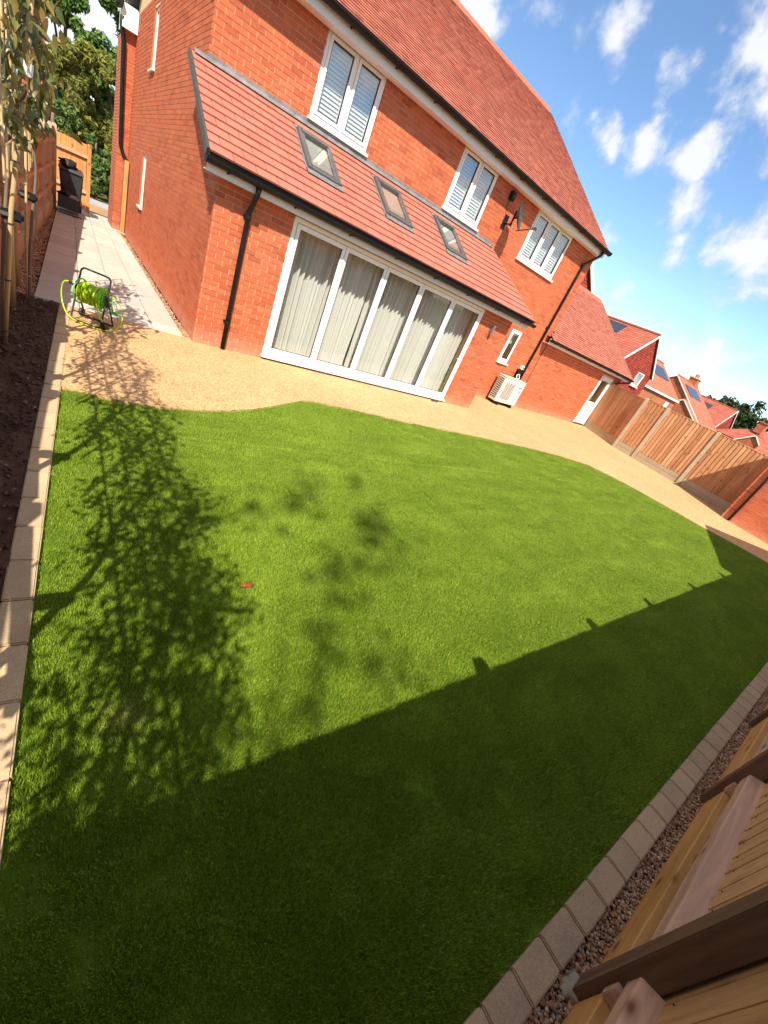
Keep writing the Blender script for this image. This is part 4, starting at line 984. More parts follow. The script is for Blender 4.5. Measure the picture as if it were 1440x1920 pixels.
for i in range(len(posts) - 1):
    a, b = posts[i] + .052, posts[i + 1] - .052
    for z in (.385, 1.12, 1.74): rail(a, b, z)
    e = 0.0
    mb = MB(); n = 10
    pr = []
    for q in range(n + 1):
        x = a + .006 + (b - a - .012) * q / n; z1 = .185 + random.uniform(-.003, .003)
        
        pr.append([(x, -.538, -.02), (x, -.538, z1 - .006), (x, -.543, z1), (x, -.577, z1), (x, -.577, -.02)])
    vs = [t for p in pr for t in p]; fs = [tuple(range(5)), tuple(range(n * 5, n * 5 + 5))[::-1]]
    for q in range(n):
        for kk in range(5): fs.append((q * 5 + kk, (q + 1) * 5 + kk, (q + 1) * 5 + (kk + 1) % 5, q * 5 + (kk + 1) % 5))
    mb.add(vs, fs).build('gravel_board', 'gravel_board_wood', nf)
    # cleats nailed to the post foot
    MB().box(posts[i + 1] - .052 - .035, posts[i + 1] - .052, -.53, -.60, .19, .275).build('cleat', 'rail_wood', nf, bevel=.003)

nm = MB().tube([(0, 0, 0), (0, .004, 0)], .0035, 8).mesh('nail', 'lead_dark')
xs = -.85
while xs < 7.5:
    for z in (.45, 1.18): put(nm, 'nail', nf, (xs + .03 + random.uniform(-.012, .012), -.6135, z + random.uniform(.0, .03)))
    xs += .134
foot = lump((1.665, -.505, -.022), .058, 21, 'gravel_board_concrete', 'post_footing', nf, .5, (1.1, .7, .6))
rocks('lawn_debris', 160, lambda q: (q.uniform(.3, 9.5), q.uniform(-.2, 4.4), q.uniform(-.004, .003)), .002, .006, 'soil_clod', 'tiny specks of soil and leaf litter scattered over the lawn', 'litter', 31)
# left fence: concrete posts, rails facing the garden
lf = thing('left_fence', 'tall orange timber fence with pale concrete posts running down the left side of the path', 'fence', (-.4, 9, 0))
def fx(y): return -1.0 + .065 * y
la = math.atan2(1, .065)
y = 5.2
lbm = board_mesh(1.52, .128)
for y_ in [(-.6 + .108 * i) for i in range(int(18.9 / .108))]:
    put(lbm, 'board', lf, (fx(y_) - .03, y_, .32 + random.uniform(-.008, .008)), la + math.pi + random.uniform(-.01, .01))
ly = [-.5, 1.3, 3.1, 4.9, 6.7, 8.5, 10.3, 12.1, 13.9, 15.7, 17.5]
for y in ly:
    me = MB().box(-.05, .055, -.05, .05, -.02, 1.90)
    for kk in range(5):
        t0, t1 = kk * .3, (kk + 1) * .3; me.hexa([(-.05, -.05, 1.9 + .05 * math.sin(t0)), (.055 * math.cos(t0), -.05, 1.9 + .05 * math.sin(t0)), (.055 * math.cos(t0), .05, 1.9 + .05 * math.sin(t0)), (-.05, .05, 1.9 + .05 * math.sin(t0)), (-.05, -.05, 1.9 + .05 * math.sin(t1)), (.055 * math.cos(t1), -.05, 1.9 + .05 * math.sin(t1)), (.055 * math.cos(t1), .05, 1.9 + .05 * math.sin(t1)), (-.05, .05, 1.9 + .05 * math.sin(t1))])
    put(me.mesh('post', 'concrete'), 'post', lf, (fx(y), y, 0))
dl = V((.065, 1, 0)).normalized(); nl = V((1, -.065, 0)).normalized()
for a, b in zip(ly, ly[1:]):
    c = V((fx((a + b) / 2), (a + b) / 2, 0)); hl = (b - a) / 2 - .05
    for z in (.62, 1.08, 1.58): put(MB().obox((0, 0, z), (dl, nl, (0, 0, 1)), (hl, .035, .04)).mesh('rail', 'rail_wood_y', bevel=.006), 'rail', lf, c)
    put(MB().obox((0, 0, .15), (dl, nl, (0, 0, 1)), (hl, .022, .16)).mesh('gravel_board', 'concrete'), 'gravel_board', lf, c)
    put(MB().obox((-.03, 0, 1.86), (dl, nl, (0, 0, 1)), (hl, .03, .014)).mesh('capping', 'fence_wood'), 'capping', lf, c)
# return panel at the end of the path, and the gate post on the house wall
rp = thing('end_fence_panel', 'sunlit orange timber fence panel closing off the end of the path behind the bin', 'fence panel', (.6, 18.9, 0))
bm2 = board_mesh(1.72, .128, 'gate_wood')
for i in range(6): put(bm2, 'board', rp, (.24 + .125 * i, 18.93, .05), random.uniform(-.01, .01))
MB().box(.18, .94, 18.86, 18.918, 1.42, 1.50).build('rail', 'rail_wood', rp); MB().box(.18, .94, 18.86, 18.918, .5, .58).build('rail', 'rail_wood', rp)
MB().box(.94, 1.04, 18.85, 18.97, 0, 1.80).build('post', 'gate_wood', rp, bevel=.006)
gp_ = thing('gate_post', 'orange timber gate post fixed to the corner of the house side wall', 'gate post', (1.7, 17.0, 0))
MB().box(1.68, 1.78, 16.7, 16.85, 0, 1.85).build('post', 'gate_wood', gp_, bevel=.006); MB().box(1.62, 1.80, 16.62, 16.9, 0, .06).build('foot', 'concrete', gp_, bevel=.01); MB().box(1.785, 1.797, 16.66, 16.69, .6, 1.7).build('stop', 'black_plastic', gp_)

# ------------------------------------------------------------------ bin, box, bag
wb_ = thing('wheelie_bin', 'dark grey wheeled bin standing at the far end of the path against the fence panel', 'bin', (.55, 17.75, 0))
mb = MB().hexa([(.32, 17.5, .10), (.74, 17.5, .10), (.74, 18.0, .10), (.32, 18.0, .10), (.25, 17.42, .98), (.80, 17.42, .98), (.80, 18.1, .98), (.25, 18.1, .98)]); mb.build('body', 'bin', wb_, bevel=.03)
mb = MB().hexa([(.23, 17.38, .985), (.82, 17.38, .985), (.82, 18.13, .985), (.23, 18.13, .985), (.26, 17.44, 1.06), (.79, 17.44, 1.06), (.79, 18.13, 1.10), (.26, 18.13, 1.10)]); mb.build('lid', 'bin', wb_, bevel=.02)
MB().tube([(.28, 18.17, 1.02), (.77, 18.17, 1.02)], .02, 8).build('handle', 'bin', wb_)
for xx in (.29, .77): MB().tube([(xx - .03, 18.05, .10), (xx + .03, 18.05, .10)], .10, 16).build('wheel', 'rubber', wb_)
tag(lump((.44, 17.68, 1.16), .17, 3, 'bag', 'rubbish_bag', None, .5, (1.35, 1.4, .6)), 'crumpled black cloth bag lying on the lid of the wheeled bin', 'bag')
bxp = thing('planter_box', 'open black plastic box with a sack in it, in front of the bin', 'box', (.45, 17.1, 0))
f = MB(); f.box(.22, .70, 16.85, 16.88, .12, .42); f.box(.22, .25, 16.88, 17.3, .12, .42); f.box(.67, .70, 16.88, 17.3, .12, .42); f.box(.25, .67, 17.27, 17.3, .12, .42); f.box(.25, .67, 16.88, 17.27, .12, .15); f.build('box_side', 'bin', bxp)
f = MB(); f.tube([(.22, 16.86, .12), (.24, 16.86, .02), (.68, 16.86, .02), (.70, 16.86, .12)], .014, 8); f.tube([(.22, 17.28, .12), (.24, 17.28, .02), (.68, 17.28, .02), (.70, 17.28, .12)], .014, 8); f.build('leg_frame', 'steel', bxp)
tag(lump((.42, 17.12, .44), .15, 8, 'bag', 'black_sack', None, .5, (1.2, 1, .8)), 'black sack slumped inside the plastic box at the end of the path', 'sack')
tag(lump((.56, 16.98, .42), .085, 12, 'road', 'grey_cloth', None, .6, (1.4, 1, .8)), 'pale grey crumpled cloth on the front of the black box', 'cloth')
hs = MB().tube([(.25 + .45 * i / 30 + .05 * math.sin(i * 1.1), 16.72 + .07 * math.cos(i * .9), .02 + .004 * (i % 3)) for i in range(31)], .012, 6)
tag(hs.build('garden_hose', 'bin', smooth=True), 'dark hose tangled on the path in front of the black box', 'hose')

# ------------------------------------------------------------------ hose reel
hr = thing('hose_reel', 'lime green garden hose wound on a black tubular reel at the corner of the path', 'hose reel', (.46, 7.02, .004), rotz=-.60)
def reel():
    def rrect(w, z0, z1, lean0, lean1, r=.05):
        pts = []
        for cx_, cz, a0 in ((w - r, z1 - r, 0), (-w + r, z1 - r, math.pi / 2), (-w + r, z0 + r, math.pi), (w - r, z0 + r, 1.5 * math.pi)):
            for k in range(6): t = a0 + math.pi / 2 * k / 5; pts.append((cx_ + r * math.cos(t), 0, cz + r * math.sin(t)))
        return [(x, lean0 + (lean1 - lean0) * (z - z0) / (z1 - z0), z) for x, y, z in pts]
    f = MB().tube(rrect(.185, .012, .64, -.13, .06), .0115, 10, closed=True); L(f, 'frame', 'reel_frame', hr, True)
    f = MB().tube([(-.19, .0, .40), (-.19, .07, .22), (-.185, .16, .02), (-.15, .18, .012), (.15, .18, .012), (.185, .16, .02), (.19, .07, .22), (.19, .0, .40)], .0115, 10); L(f, 'rear_leg', 'reel_frame', hr, True)
    L(MB().tube([(-.18, -.105, .115), (.18, -.105, .115)], .008, 8), 'cross_bar', 'reel_frame', hr, True)
    for s in (-1, 1):
        L(MB().obox((s * .192, .0, .36), ((1, 0, 0), (0, 1, .25), (0, -.25, 1)), (.018, .03, .075)), 'hub_bracket', 'reel_frame', hr, bevel=.006)
        mb = MB(); n = 28
        for r in (.150, .075): mb.tube([(s * .150, r * math.cos(2 * math.pi * k / n), .36 + r * math.sin(2 * math.pi * k / n)) for k in range(n)], .009, 8, closed=True)
        for k in range(6): t = k * math.pi / 3; mb.tube([(s * .150, .03 * math.cos(t), .36 + .03 * math.sin(t)), (s * .150, .15 * math.cos(t), .36 + .15 * math.sin(t))], .007, 6)
        L(mb, 'drum_flange', 'reel_green', hr, True)
        L(MB().tube([(s * .21, -.13 + .02, .03), (s * .21, -.02, .03)], .03, 12) if s > 0 else MB().tube([(s * .215, .16, .05), (s * .245, .16, .05)], .05, 16), 'foot' if s > 0 else 'wheel', 'reel_frame', hr, True)
    L(MB().tube([(-.15, 0, .36), (.15, 0, .36)], .055, 16), 'drum', 'reel_green', hr, True)
    pts = []; rr = random.Random(5)
    for layer, (R, turns) in enumerate(((.078, 15), (.094, 14), (.110, 13), (.124, 11))):
        N = turns * 16
        for i in range(N):
            t = i / N; x = (-.132 + .264 * t) * (1 if layer % 2 == 0 else -1); a = 2 * math.pi * t * turns
            w = .006 * math.sin(a * .5 + layer) + .010 * math.sin(a * .13 + 2 * layer); q = R + .004 * math.sin(a * .31 + layer)
            pts.append((x + w, q * math.cos(a), .36 + q * math.sin(a)))
    L(MB().tube(pts, .0078, 6), 'hose', 'hose', hr, True)
    loop = [(-.20, -.04, .40), (-.27, -.05, .43), (-.325, -.06, .40), (-.35, -.06, .30), (-.33, -.08, .18), (-.26, -.12, .07), (-.17, -.15, .02), (-.03, -.17, .012), (.10, -.17, .012), (.22, -.14, .014), (.33, -.08, .05), (.385, -.02, .16), (.37, .02, .28), (.32, .03, .38), (.24, .02, .43), (.20, 0, .42)]
    L(MB().tube(smooth_path(loop, 6), .0085, 8), 'loose_hose', 'hose', hr, True)
    tail = [(.11, -.125, .42), (.13, -.15, .33), (.17, -.16, .22), (.215, -.15, .13), (.225, -.145, .09)]
    L(MB().tube(smooth_path(tail, 5), .0085, 8), 'hose_tail', 'hose', hr, True)
    L(MB().tube([(.222, -.147, .12), (.235, -.15, .03)], [.02, .028], 10), 'spray_nozzle', 'black_plastic', hr, True)
    L(MB().tube([(-.27, -.05, .428), (-.19, -.03, .40)], .014, 10), 'connector', 'black_plastic', hr, True)
    c = MB(); c.tube([(.20, 0, .36), (.235, 0, .36), (.24, .03, .24)], .011, 8); L(c, 'crank', 'reel_green', hr, True)
    L(MB().tube([(.235, .03, .24), (.335, .03, .235)], .014, 10), 'crank_handle', 'reel_green', hr, True)
def smooth_path(p, k):
    p = [V(x) for x in p]; out = []
    for i in range(len(p) - 1):
        a, b, c, d = p[max(i - 1, 0)], p[i], p[i + 1], p[min(i + 2, len(p) - 1)]
        for j in range(k):
            t = j / k; out.append(.5 * ((2 * b) + (c - a) * t + (2 * a - 5 * b + 4 * c - d) * t * t + (3 * b - 3 * c + d - a) * t ** 3))
    return out + [p[-1]]
reel()
# fallen leaf
lfm = MB(); lfm.add([(-.05, 0, .0), (-.02, .016, .008), (.02, .018, .010), (.055, .002, .014), (.02, -.014, .006), (-.02, -.015, .003), (0, 0, .003)], [(0, 6, 1), (1, 6, 2), (2, 6, 3), (3, 6, 4), (4, 6, 5), (5, 6, 0)])
tag(lfm.build('fallen_leaf', 'dead_leaf', loc=(1.04, 1.90, .006)), 'single reddish brown dead leaf lying on the lawn', 'leaf')

# ------------------------------------------------------------------ pleached trees in the left bed
def leaf_mesh(l, w):
    mb = MB(); N = 4
    vs = [(0, 0, 0)]
    for k in range(1, N): t = k / N; ww = w * math.sin(math.pi * t ** .85) / 2; z = -.25 * l * t * t; vs += [(ww, l * t, z + .12 * w), (0, l * t, z), (-ww, l * t, z + .12 * w)]
    vs.append((0, l, -.25 * l)); f = [(0, 1, 2), (0, 2, 3)]
    for k in range(N - 2): o = 1 + k * 3; f += [(o, o + 3, o + 4, o + 1), (o + 1, o + 4, o + 5, o + 2)]
    o = 1 + (N - 2) * 3; f += [(o, o + 3, o + 1), (o + 1, o + 3, o + 2)]
    return mb.add(vs, f)
LEAVES = [leaf_mesh(.115, .042), leaf_mesh(.135, .048), leaf_mesh(.09, .036)]
LM = [l_.mesh('leaf', 'magnolia_leaf', True) for l_ in LEAVES]
def espalier(x, y, nleaf, label, single, seed, lsc=1.0, zlo=1.75, zhi=2.95, half=.78, tilt=.1, depth=.16):
    rr = random.Random(seed)
    t = thing('pleached_tree', label, 'tree', (x, y, 0), 'young evergreen trees trained along the left bed')
    tp = [(x, y, -.03), (x + .015, y + .01, .5), (x + .045, y - .01, 1.0), (x + .085, y + .015, 1.5), (x + tilt * 1.35, y, 2.0), (x + tilt * 2.0, y + .02, 2.85)]
    MB().tube(smooth_path(tp, 4), [(.021 if single else .032) - (.012 if single else .018) * i / 20 for i in range(21)], 8).build('trunk', 'bark', t, smooth=True)
    tips = []
    tx = lambda z: x + tilt * 2.0 * max(0, z / 2.85)
    for zi in range(7):
        z = zlo + .08 + (zhi - zlo - .15) * zi / 6
        for s in (-1, 1):
            e = half * rr.uniform(.75, 1.0); up_ = 0 if single else .22; mid = V((tx(z) + rr.uniform(-.06, .10), y + s * e * .5, z + .04 + up_ * .5)); end = V((tx(z) + rr.uniform(-.10, .16), y + s * e, z + rr.uniform(-.06, .10) + up_ * rr.uniform(.6, 1.3)))
            MB().tube(smooth_path([V((tx(z - .1), y, z - .1)), mid, end], 3), [.011, .010, .009, .008, .007, .006, .005], 6).build('branch', 'bark', t, smooth=True)
            for q in range(9): tips.append((V((tx(z - .1), y, z - .1)).lerp(mid, q / 9) if q < 3 else mid.lerp(end, (q - 3) / 5)))
    allv = MB()
    for i in range(nleaf):
        b = rr.choice(tips) + V((rr.gauss(0, depth * .45), rr.gauss(0, .09), rr.gauss(0, .08)))
        if not single and b.x > -.30: b.x = -.30 - rr.random() * .25      # the flat clipped face of a pleached crown
        M = Matrix.Rotation(rr.uniform(0, 6.283), 4, 'Z') @ Matrix.Rotation(rr.gauss(-.75, .55), 4, 'X') @ Matrix.Rotation(rr.gauss(0, .5), 4, 'Y')
        if single and i < 300:
            o = put(rr.choice(LM), 'leaf', t, b); o.rotation_euler = M.to_euler(); o.scale = (rr.uniform(1.0, 1.45),) * 3
        else:
            l_ = rr.choice(LEAVES); allv.add([M @ (V(p) * lsc) + b for p in l_.v], l_.f)
    if allv.v: tag(allv.build('foliage', 'magnolia_leaf', t, smooth=True), kind='stuff')
    if single:
        for q in range(4): lump(rr.choice(tips) + V((.06, 0, 0)), .022, q, 'flower', 'red_leaf_bud', t, .4)
    return t
TREES = [(-.36, 5.72, 380, 'young evergreen trained tree with leaning pole beside the left fence, nearest in view', True), (-.19, 7.45, 220, 'slim trained evergreen tree at the corner of the path by the left fence', True),
         (-.50, 4.05, 330, 'trained evergreen tree outside the left edge, third from the path, shading the patio', False), (-.50, 2.55, 430, 'trained evergreen tree outside the left edge, fourth from the path, shading the lawn', False),
         (-.52, 1.05, 480, 'trained evergreen tree outside the left edge, fifth from the path, shading the lawn', False), (-.55, -.25, 700, 'trained tree added unseen behind the viewer to cast a shadow like a person', False)]  # last tree is added out of view, crown shaped to replace the viewer's shadow
for i, (x, y, n, lab, sg_) in enumerate(TREES):
    espalier(x, y, n if i < 2 else int(n * (5.5 if i == 5 else 2.9)), lab, sg_, 40 + i, 1.0 if i < 2 else .55, zlo=1.86 if i < 2 else (1.2 if i == 5 else 1.7), zhi=2.95 if i < 3 else 3.2, half=.42 if i == 1 else (.62 if i == 0 else .74), tilt=.10 if i == 0 else (.02 if i == 1 else .0), depth=.2 if i < 2 else (.3 if i == 5 else .13))

# poles, canes and stakes
p0 = thing('bamboo_pole', 'thick pale bamboo pole leaning beside the nearest trained tree', 'pole', (-.34, 5.69, 0))
MB().tube([(-.345, 5.68, -.03), (-.255, 5.68, 1.25), (-.13, 5.69, 2.3), (-.085, 5.70, 2.9)], [.019, .019, .021, .021], 10).build('pole', 'bamboo', p0, smooth=True)
for z, xx in ((.12, -.337), (.62, -.30), (1.12, -.264), (1.62, -.212)): MB().tube([(xx, 5.68, z - .006), (xx, 5.68, z + .006)], .026, 12).build('wire_tie', 'dark_grey', p0)
MB().tube([(-.137, 5.69, 2.24), (-.128, 5.69, 2.33)], .045, 12).build('tape_band', 'tape', p0)
MB().tube(smooth_path([(-.15, 5.65, 2.29), (-.19, 5.63, 2.24), (-.20, 5.63, 2.12), (-.19, 5.64, 2.05)], 4), .007, 6).build('tape_end', 'tape', p0)
p1 = thing('bamboo_cane', 'thin bamboo cane tied to the slim trained tree at the path corner', 'cane', (-.22, 7.42, 0))
MB().tube([(-.215, 7.40, -.02), (-.20, 7.40, 1.0), (-.185, 7.41, 2.4)], .012, 8).build('cane', 'bamboo', p1, smooth=True)
for z in (.3, .75, 1.3): MB().tube([(-.205, 7.42, z - .005), (-.205, 7.42, z + .005)], .032, 12).build('wire_tie', 'steel', p1)
def cane_frame(x, y, label, seed, tx_=.06):
    t = thing('cane_frame', label, 'cane frame', (x, y, 1.2), 'bamboo frames behind the trained trees')
    for z in (1.75, 2.1, 2.45, 2.8): MB().tube([(x + tx_, y - .78, z), (x + tx_ + .01, y + .78, z + .02)], .009, 6).build('cane', 'bamboo', t)
    for yy in (-.7, -.25, .3, .72): MB().tube([(x + tx_ - .02, y + yy, 1.5), (x + tx_ - .02, y + yy, 2.95)], .009, 6).build('cane', 'bamboo', t)
for i, (x, y, *_r) in enumerate(TREES):
    cane_frame(x, y, ['bamboo cane frame behind the nearest trained tree in view', 'bamboo cane frame behind the slim tree at the path corner', 'bamboo cane frame on the third tree from the path', 'bamboo cane frame on the fourth tree from the path', 'bamboo cane frame on the fifth tree from the path', 'bamboo cane frame on the tree added behind the viewer for its shadow'][i], i, .12 if i == 0 else .06)
def stakes(x, y, label, zc):
    t = thing('tree_stakes', label, 'tree stakes', (x - .14, y, 0), 'timber stake frames holding the trained trees')
    for dy in (-.50, .50):
        MB().tube([(x - .16, y + dy, -.05), (x - .155, y + dy, zc + .02)], [.052, .047], 14).build('stake', 'stake_wood', t, smooth=True)
    MB().box(x - .125, x - .085, y - .60, y + .60, zc - .08, zc + .02).build('cross_bar', 'rail_wood_y', t, bevel=.006)
    f = MB().box(x - .08, x + .10, y - .045, y + .045, zc - .075, zc + .01); f.build('rubber_tie', 'rubber', t, bevel=.02)
    MB().box(x - .13, x + .02, y - .05, y - .046, zc - .045, zc - .015).build('buckle', 'steel', t)
for i, (x, y, *_r) in enumerate(TREES[:5]):
    stakes(x + (.09 if i == 0 else 0), y, ['round timber stakes with black rubber tie beside the nearest trained tree', 'round timber stakes with black rubber tie at the path corner tree', 'timber stakes at the third tree from the path', 'timber stakes at the fourth tree from the path', 'timber stakes at the fifth tree from the path'][i], 1.22)

# ------------------------------------------------------------------ background trees
def crown_mesh(blobs, n, ls, mat, seed, name='crown'):
    rr = random.Random(seed); vs = []; fs = []
    tot = sum(b[3] ** 2 for b in blobs)
    for cx_, cy_, cz_, R in blobs:
        sub = []
        for k in range(max(4, int(R * 5))):
            a = V((rr.gauss(0, 1), rr.gauss(0, 1), rr.gauss(0, 1))).normalized() * R * rr.uniform(.55, 1.0); a.z *= .85; sub.append((a, R * rr.uniform(.22, .42)))
        for i in range(int(n * R * R / tot)):
            a, r = rr.choice(sub); d = V((rr.gauss(0, 1), rr.gauss(0, 1), rr.gauss(0, 1))).normalized() * r * rr.random() ** .45
            p = V((cx_, cy_, cz_)) + a + d
            if p.z < .15: continue
            nn = (d.normalized() + V((rr.gauss(0, .7), rr.gauss(0, .7), rr.gauss(.4, .7)))).normalized(); u = nn.orthogonal().normalized(); w = nn.cross(u); q = rr.uniform(0, 6.28); u2 = u * math.cos(q) + w * math.sin(q); w2 = nn.cross(u2)
            l, b = ls * rr.uniform(.6, 1.3), ls * rr.uniform(.3, .55); o = len(vs)
            vs += [p - u2 * l, p + w2 * b + nn * .1 * l, p + u2 * l, p - w2 * b + nn * .1 * l]; fs.append((o, o + 1, o + 2, o + 3))
    me = bpy.data.meshes.new(name); me.from_pydata([tuple(v_) for v_ in vs], [], fs); me.materials.append(MATS[mat]); return me
def tree(x, y, h, R, label, mat, seed, n=7000, ls=.16, low=.3, group='trees beyond the end of the side path', cat='tree'):
    rr = random.Random(seed); t = thing('tree' if cat == 'tree' else 'bush', label, cat, (x, y, -.1), group)
    blobs = []
    for k in range(9):
        z = h * (low + (1 - low) * rr.uniform(.05, .86)); f = math.sin(math.pi * min(.98, (z / h - low) / (1 - low) * .8 + .2)) ** .6
        a = rr.uniform(0, 6.28); q = R * f * rr.uniform(.15, .75); blobs.append((q * math.cos(a), q * math.sin(a), z, R * rr.uniform(.35, .55)))
    blobs.append((0, 0, h - R * .42, R * .4))
    put(crown_mesh(blobs, n, ls, mat, seed), 'crown', t, (x, y, -.1))
    tk = R * .3 if h > 12 else R
    tr = MB(); tr.tube([(x, y, -.15), (x + .1, y, h * .3), (x - .05, y + .1, h * .6), (x, y, h * .85)], [tk * .09, tk * .07, tk * .05, tk * .02], 8)
    for bx_, by_, bz_, r_ in blobs[:6]: tr.tube([(x, y, h * .3), (x + bx_ * .6, y + by_ * .6, bz_ * .8), (x + bx_, y + by_, bz_)], [tk * .04, tk * .025, tk * .01], 6)
    tr.build('trunk', 'bark', t, smooth=True)
tree(1.4, 30.5, 5.6, 2.7, 'yellowish green bushy tree directly beyond the end of the path', 'hedge_leaf', 61, 30000, .12, .0)
tree(-1.6, 28.5, 5.4, 2.5, 'yellow green shrubby tree left of the path end behind the fence', 'hedge_leaf', 62, 26000, .12, .0)
tree(4.2, 31.5, 6.6, 2.9, 'bushy tree half hidden behind the house side wall', 'hedge_leaf', 63, 26000, .13, .0)
tree(.2, 26.5, 3.0, 1.6, 'low dark green bush beside the road beyond the path', 'green_leaf', 64, 8000, .10, .0)
tree(3.2, 36, 9.0, 3.0, 'taller green tree rising behind the bushes at the end of the path', 'green_leaf', 65, 18000, .18, .25)
tree(-2.2, 37, 9.2, 3.2, 'tall green tree at the far left behind the trained tree', 'green_leaf', 66, 18000, .18, .25)
tree(.8, 39, 8.4, 2.4, 'slender green tree between the two taller trees', 'green_leaf', 67, 12000, .18, .3)
tree(-6.5, 32, 8.0, 3.4, 'broad green tree outside the left edge beyond the fence', 'green_leaf', 68, 6000, .2, .1)
G2 = 'trees beyond the houses on the right'
tree(108, 30.5, 8.6, 5.2, 'dark green tree behind the red gable at the far right', 'dark_leaf', 71, 5000, .42, .05, G2)
tree(104, 24.5, 8.6, 5.5, 'dark green tree at the right edge behind the chimney house', 'dark_leaf', 72, 5500, .42, .05, G2)
tree(112, 20, 9.2, 5.5, 'dark tree outside the right edge beyond the houses', 'dark_leaf', 73, 4500, .42, .05, G2)
tree(120, 37, 8.0, 4.6, 'dark green tree peeping over the far tiled ridge', 'dark_leaf', 74, 4000, .42, .05, G2)
tree(3.0, 27.2, 3.2, 1.7, 'rounded leafy bush at the foot of the trees next to the gate post', 'hedge_leaf', 75, 12000, .10, .0)
tree(1.6, 26.3, 2.2, 1.3, 'small green bush at the road edge straight down the path', 'green_leaf', 76, 8000, .09, .0)
tree(-2.9, -6.2, 12.4, 1.9, 'slim airy tree behind the near fence corner casting a faint shadow on the lawn', 'green_leaf', 77, 850, .075, .58, 'trees behind the viewer')
# road and verges past the path
struct('road', MB().box(-40, 40, 22.6, 24.6, -.11, -.05), 'road')
struct('bare_verge', MB().box(-20, 30, 19.42, 22.6, -.11, -.07), 'dirt')
vg = crown_mesh([(i * .9 - 4, 25.3 + (i % 3) * .3, -.02, .55) for i in range(14)], 5000, .10, 'wild_grass', 81, 'verge_grass')
tag(put(vg, 'verge_grass'), 'rough green grass on the bank across the road', 'grass', kind='stuff')

# ------------------------------------------------------------------ neighbouring houses on the right
def slab_(mb, a, b, c, d, th):     # thick plane through four corners, thickness downwards
    n = (V(b) - V(a)).cross(V(d) - V(a)).normalized(); n = n if n.z > 0 else -n; lo = [V(p) - n * th for p in (a, b, c, d)]; mb.hexa(lo + [V(p) for p in (a, b, c, d)])
def bar_(mb, a, b, w, h):
    a, b = V(a), V(b); d = (b - a).normalized(); s = d.cross(V((0, 0, 1))); s = s.normalized() if s.length > .01 else V((1, 0, 0)); mb.obox((a + b) / 2, (d, s, d.cross(s)), ((b - a).length / 2, w / 2, h / 2))
def gable_y(label, xc, y0, y1, half, zr_, pitch, wallm, roofm, pv=None, win=None, z0=0., group='red roofed houses beyond the right fence', barge=.13):
    """ridge along Y, gable at y0 facing the garden"""
    t = thing('neighbour_house', label, 'house', (xc, y0, 0), group); ze = zr_ - half * pitch; hw = half - .15
    mb = MB(); mb.prism([(xc - hw, y0 + .12, z0), (xc + hw, y0 + .12, z0), (xc + hw, y0 + .12, zr_ - hw * pitch - .06), (xc, y0 + .12, zr_ - .06), (xc - hw, y0 + .12, zr_ - hw * pitch - .06)], (0, y1 - y0 - .24, 0)); mb.build('wall', wallm, t)
    mb = MB(); slab_(mb, (xc - half, y0, ze), (xc, y0, zr_), (xc, y1, zr_), (xc - half, y1, ze), .05); slab_(mb, (xc + half, y0, ze), (xc, y0, zr_), (xc, y1, zr_), (xc + half, y1, ze), .05); ro = mb.build('roof', roofm, t)
    bar_(m2 := MB(), (xc, y0, zr_ + .03), (xc, y1, zr_ + .03), .22, .1); m2.build('ridge', 'ridge', ro)
    for s in (-1, 1):
        bar_(m2 := MB(), (xc + s * half, y0 - .02, ze - .10), (xc + s * .02, y0 - .02, zr_ - .10), .06, barge); m2.build('bargeboard', 'upvc', t)
        MB().box(xc + s * half - .08, xc + s * half + .08, y0 + .05, y1, ze - .12, ze - .02).build('gutter', 'black_plastic', t)
    if pv:
        (ya, yb, da, db) = pv; sl_ = V((-1, 0, -pitch)).normalized(); n_ = V((-pitch, 0, 1)).normalized()
        for k in range(3):
            a = ya + (yb - ya) * k / 3 + .02; b = ya + (yb - ya) * (k + 1) / 3 - .02; Q = lambda y_, d_: V((xc, y_, zr_)) + sl_ * d_ + n_ * .06
            slab_(m2 := MB(), Q(a, da), Q(b, da), Q(b, db), Q(a, db), .04); m2.build('solar_panel', 'blue_panel', ro)
    if win:
        a, b, c, d_ = win; f = MB().ring(a, b, c, d_, .08, y0 + .05, y0 + .13); fo = f.build('window', 'upvc', t); MB().box(a + .07, b - .07, y0 + .09, y0 + .10, c + .07, d_ - .07).build('pane', 'glass', fo); MB().box(a - .06, b + .06, y0 - .02, y0 + .12, c - .08, c).build('sill', 'upvc', fo)
    return t
